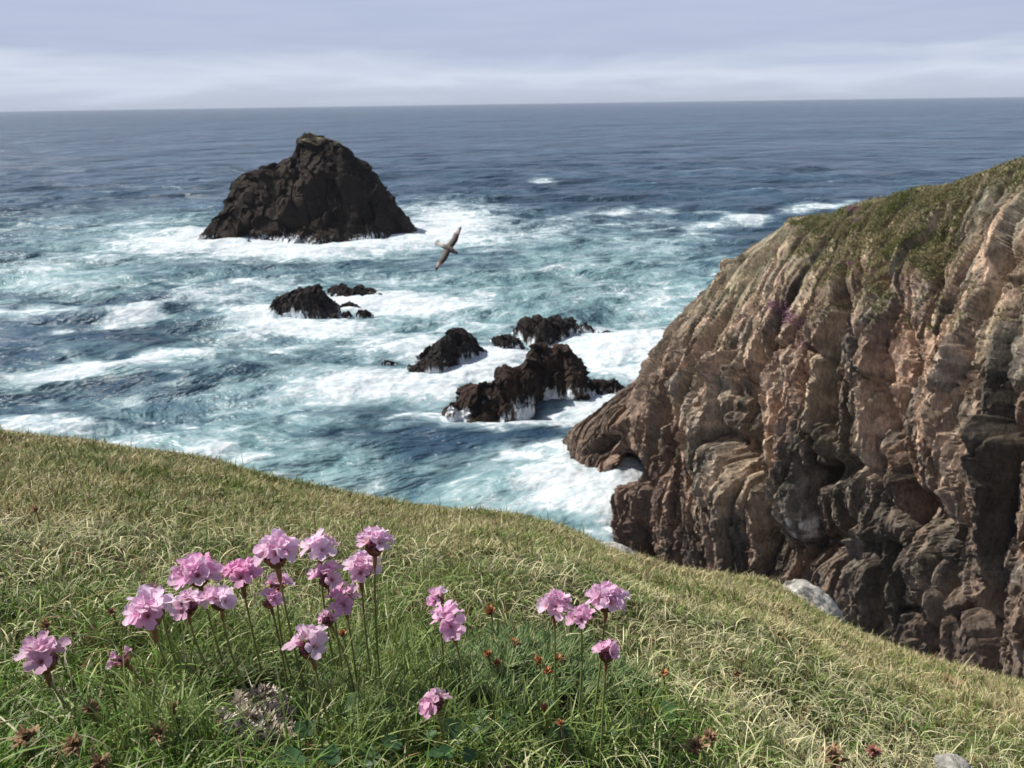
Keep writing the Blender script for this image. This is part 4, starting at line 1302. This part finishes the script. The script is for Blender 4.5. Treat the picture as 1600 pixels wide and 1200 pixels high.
def clover():
    rs = np.random.default_rng(9)
    m = MB()
    for k in range(45):
        x, y = rs.uniform(440, 1060), rs.uniform(1120, 1215)
        g = on_ground(x, y)
        g[2] += rs.uniform(.003, .012)
        tl = np.array(rot_to((rs.uniform(-.5, .5), rs.uniform(-.8, .2), 1), 0).to_3x3())
        c = np.array((.045, .10, .035))*rs.uniform(.7, 1.4)
        R0 = rs.uniform(.002, .004)
        for q in range(3):
            a = q*2.094+rs.uniform(0, .3)
            P = np.zeros((5, 5, 3))
            for i in range(5):
                for j in range(5):
                    t, u = i/4, j/2-1
                    wd = R0*.95*math.sin(math.pi*min(.86, .08+.8*t))
                    lx, ly = R0*1.5*t-(R0*.2*(1-abs(u)) if i == 4 else 0), u*wd
                    P[i, j] = (lx*math.cos(a)-ly*math.sin(a), lx*math.sin(a)+ly*math.cos(a), .25*abs(ly)+.12*lx)
            m.grid((P @ tl.T)+g, c)
    o = m.build('clover_leaves', M_GRASS)
    tag(o, 'dark green clover leaves low in the grass along the bottom', 'ground cover', kind='stuff')


clover()


# ---- stones
def stone(px, py, wpx, hpx, dist, label, seed, lean=0.0):
    c = at_range(px, py, dist)
    sx, sz = wpx*dist/F*.5, hpx*dist/F*.5
    u = np.linspace(0, 2*math.pi, 97)
    v = np.linspace(.02, math.pi-.02, 60)
    U, V = np.meshgrid(u, v, indexing='ij')
    D = np.stack([np.cos(U)*np.sin(V), np.sin(U)*np.sin(V), np.cos(V)], -1)
    f1, f2, c1, c2 = voronoi(D*1.6+seed, seed)
    k = 1+.20*fbm(D*1.5+seed, 4, seed)+.08*fbm(D*5+seed, 4, seed+2)+.10*(c1-.5)*sstep(f2-f1, 0, .2)
    P = D*k[..., None]*np.array([sx, sx*.8, sz])
    cs, sn = math.cos(lean), math.sin(lean)
    P = np.stack([P[..., 0]*cs+P[..., 2]*sn, P[..., 1], -P[..., 0]*sn+P[..., 2]*cs], -1)
    o = grid_mesh('boulder', P, M_STONE)
    o.location = tuple(c)
    return tag(o, label, 'stone')


stone(1264, 953, 104, 64, 2.42, 'white lichen crusted boulder at the edge of the bank on the right', 5, .55)
stone(962, 868, 70, 30, 2.45, 'low pale stone at the bank edge where the cliff meets the water', 7, .25)
stone(1490, 1196, 46, 18, .60, 'small pale stone in the straw at the bottom right', 9, .1)


# ---- the seabird gliding over the surf
def seabird():
    m, g = new_mat('bird_plumage')
    tcn = g.n('ShaderNodeTexCoord').outputs['Object']
    sp = g.n('ShaderNodeSeparateXYZ', {0: tcn})
    X, Y = sp.outputs[0], g.math('ABSOLUTE', sp.outputs[1])
    nn = g.noise(tcn, 22, 4, .6)
    c = g.mix(nn, (.10, .082, .066), (.22, .19, .155))
    c = g.mix(g.mapr(X, .02, .05), c, g.mix(g.mapr(Y, .04, .10), (.15, .125, .10), (.07, .055, .047)))       # darker leading edge
    c = g.mix(g.math('MULTIPLY', g.mapr(Y, .33, .38), g.mapr(Y, .44, .49, 1, 0)), c, (.52, .42, .37))        # pale flash
    c = g.mix(g.mapr(Y, .43, .49), c, (.05, .042, .042))                                                     # dark tips
    c = g.mix(g.math('MULTIPLY', g.mapr(X, -.16, -.10, 1, 0), g.mapr(Y, .06, .10, 1, 0)), c, (.72, .68, .60))
    p = g.n('ShaderNodeBsdfPrincipled', {'Base Color': c, 'Roughness': .8})
    g.n('ShaderNodeOutputMaterial', {0: p.outputs[0]})
    mb = MB()
    n, k = 61, 18
    P = np.zeros((n, k+1, 3))
    for i in range(n):
        s = i/(n-1)*2-1
        a = abs(s)
        ch = .165*(1-.25*a)*(1-max(0, a-.55)**1.4*1.55)
        ch = max(ch, .012)
        le = .075 - .02*math.sin(a*math.pi*.9) + .045*math.sin(min(1, a/.45)*math.pi*.5) - .115*max(0, a-.42)**1.2*1.4
        z = .035*math.sin(a*math.pi*.75) - .05*a*a
        th = .020*(1-a)+.004
        for j in range(k+1):
            ph = 2*math.pi*j/k
            xc = .5-.5*math.cos(ph)
            P[i, j] = (le-ch*xc, s*.54, z+th*math.sin(ph)*(1-xc)**.5*.8+.018*math.sin(math.pi*xc)*(1-.4*a))
    mb.grid(P)
    prof = [(-.235, .004), (-.20, .022), (-.14, .036), (-.06, .052), (.03, .060), (.10, .054), (.145, .042), (.175, .038), (.205, .034), (.225, .018), (.232, .002)]
    B = np.zeros((len(prof), 17, 3))
    for i, (x, r) in enumerate(prof):
        for j in range(17):
            a = 2*math.pi*j/16
            fl = 1.0 if x > -.10 else 1.0+(-.10-x)*6
            B[i, j] = (x, r*fl*math.cos(a), r*math.sin(a)*(1 if x > -.12 else .6))
    mb.grid(B)
    o = mb.build('seabird', m)
    rm = o.modifiers.new('join', 'REMESH')
    rm.mode = 'VOXEL'
    rm.voxel_size = .007
    rm.use_smooth_shade = True
    tl = MB()
    T = np.zeros((7, 9, 3))
    for i in range(7):
        for j in range(9):
            t, u = i/6, j/4-1
            T[i, j] = (-.17-.11*t-.02*(1-u*u)*t, u*(.028+.048*t), .006*(1-u*u))
    T2 = T.copy(); T2[..., 2] -= .006
    tl.grid(T); tl.grid(T2)
    mt, gt = new_mat('tail_feather')
    gt.n('ShaderNodeOutputMaterial', {0: gt.n('ShaderNodeBsdfPrincipled', {'Base Color': gt.mix(gt.noise(gt.n('ShaderNodeTexCoord').outputs['Object'], 40, 3), (.62, .57, .49), (.80, .76, .68)), 'Roughness': .8}).outputs[0]})
    t_ = tl.build('tail', mt, o)
    bl = MB()
    bl.grid(lathe([(.010, 0), (.009, .014), (.007, .03), (.0015, .042)], 9)[..., [2, 0, 1]]*np.array([1, .8, 1])+np.array([.222, 0, -.004]), np.array((.22, .17, .10)))
    bl.build('bill', M_STEM, o)
    for sg in (-1, 1):
        e = MB()
        e.grid(lathe([(.0005, -.005), (.004, -.003), (.005, 0), (.004, .003), (.0005, .005)], 8)+np.array([.203, sg*.029, .012]), np.array((.02, .02, .02)))
        e.build('eye', M_STEM, o)
    dist = 17.3
    c = at_range(700, 388, dist)
    Rv, Uv, Bv = RM[:, 0], RM[:, 1], RM[:, 2]
    s = Rv*.49+Uv*.87 - Bv*.12
    s /= np.linalg.norm(s)
    f = Rv*.90-Uv*.38+Bv*.10
    f = f-s*np.dot(f, s)
    f = f/np.linalg.norm(f)
    up = np.cross(f, s)
    if np.dot(up, Bv) < 0:
        s = -s
        up = np.cross(f, s)
    # turn the body a little away so that its length is foreshortened
    o.matrix_world = Matrix(((f[0], s[0], up[0], c[0]), (f[1], s[1], up[1], c[1]), (f[2], s[2], up[2], c[2]), (0, 0, 0, 1)))
    return tag(o, 'grey brown seabird with dark wing tips and a white tail gliding over the surf', 'bird')


seabird()

# ------------------------------------------------------------------ sea air
def haze():
    S, z0, z1 = 15400.0, -45.0, 47.0
    v = [(x, y, z) for z in (z0, z1) for x, y in ((-S, -S), (S, -S), (S, S), (-S, S))]
    m, g = new_mat('sea_air')
    pv = g.n('ShaderNodeVolumePrincipled', {'Color': (.72, .80, .93), 'Density': .00005})
    out = g.n('ShaderNodeOutputMaterial')
    g.t.links.new(pv.outputs[0], out.inputs['Volume'])
    o = mesh_from('haze', np.array(v), [0, 3, 2, 1, 4, 5, 6, 7, 0, 1, 5, 4, 1, 2, 6, 5, 2, 3, 7, 6, 3, 0, 4, 7], [4]*6, m, smooth=False)
    tag(o, 'thin pale sea haze over the far water', 'haze', kind='stuff')


haze()
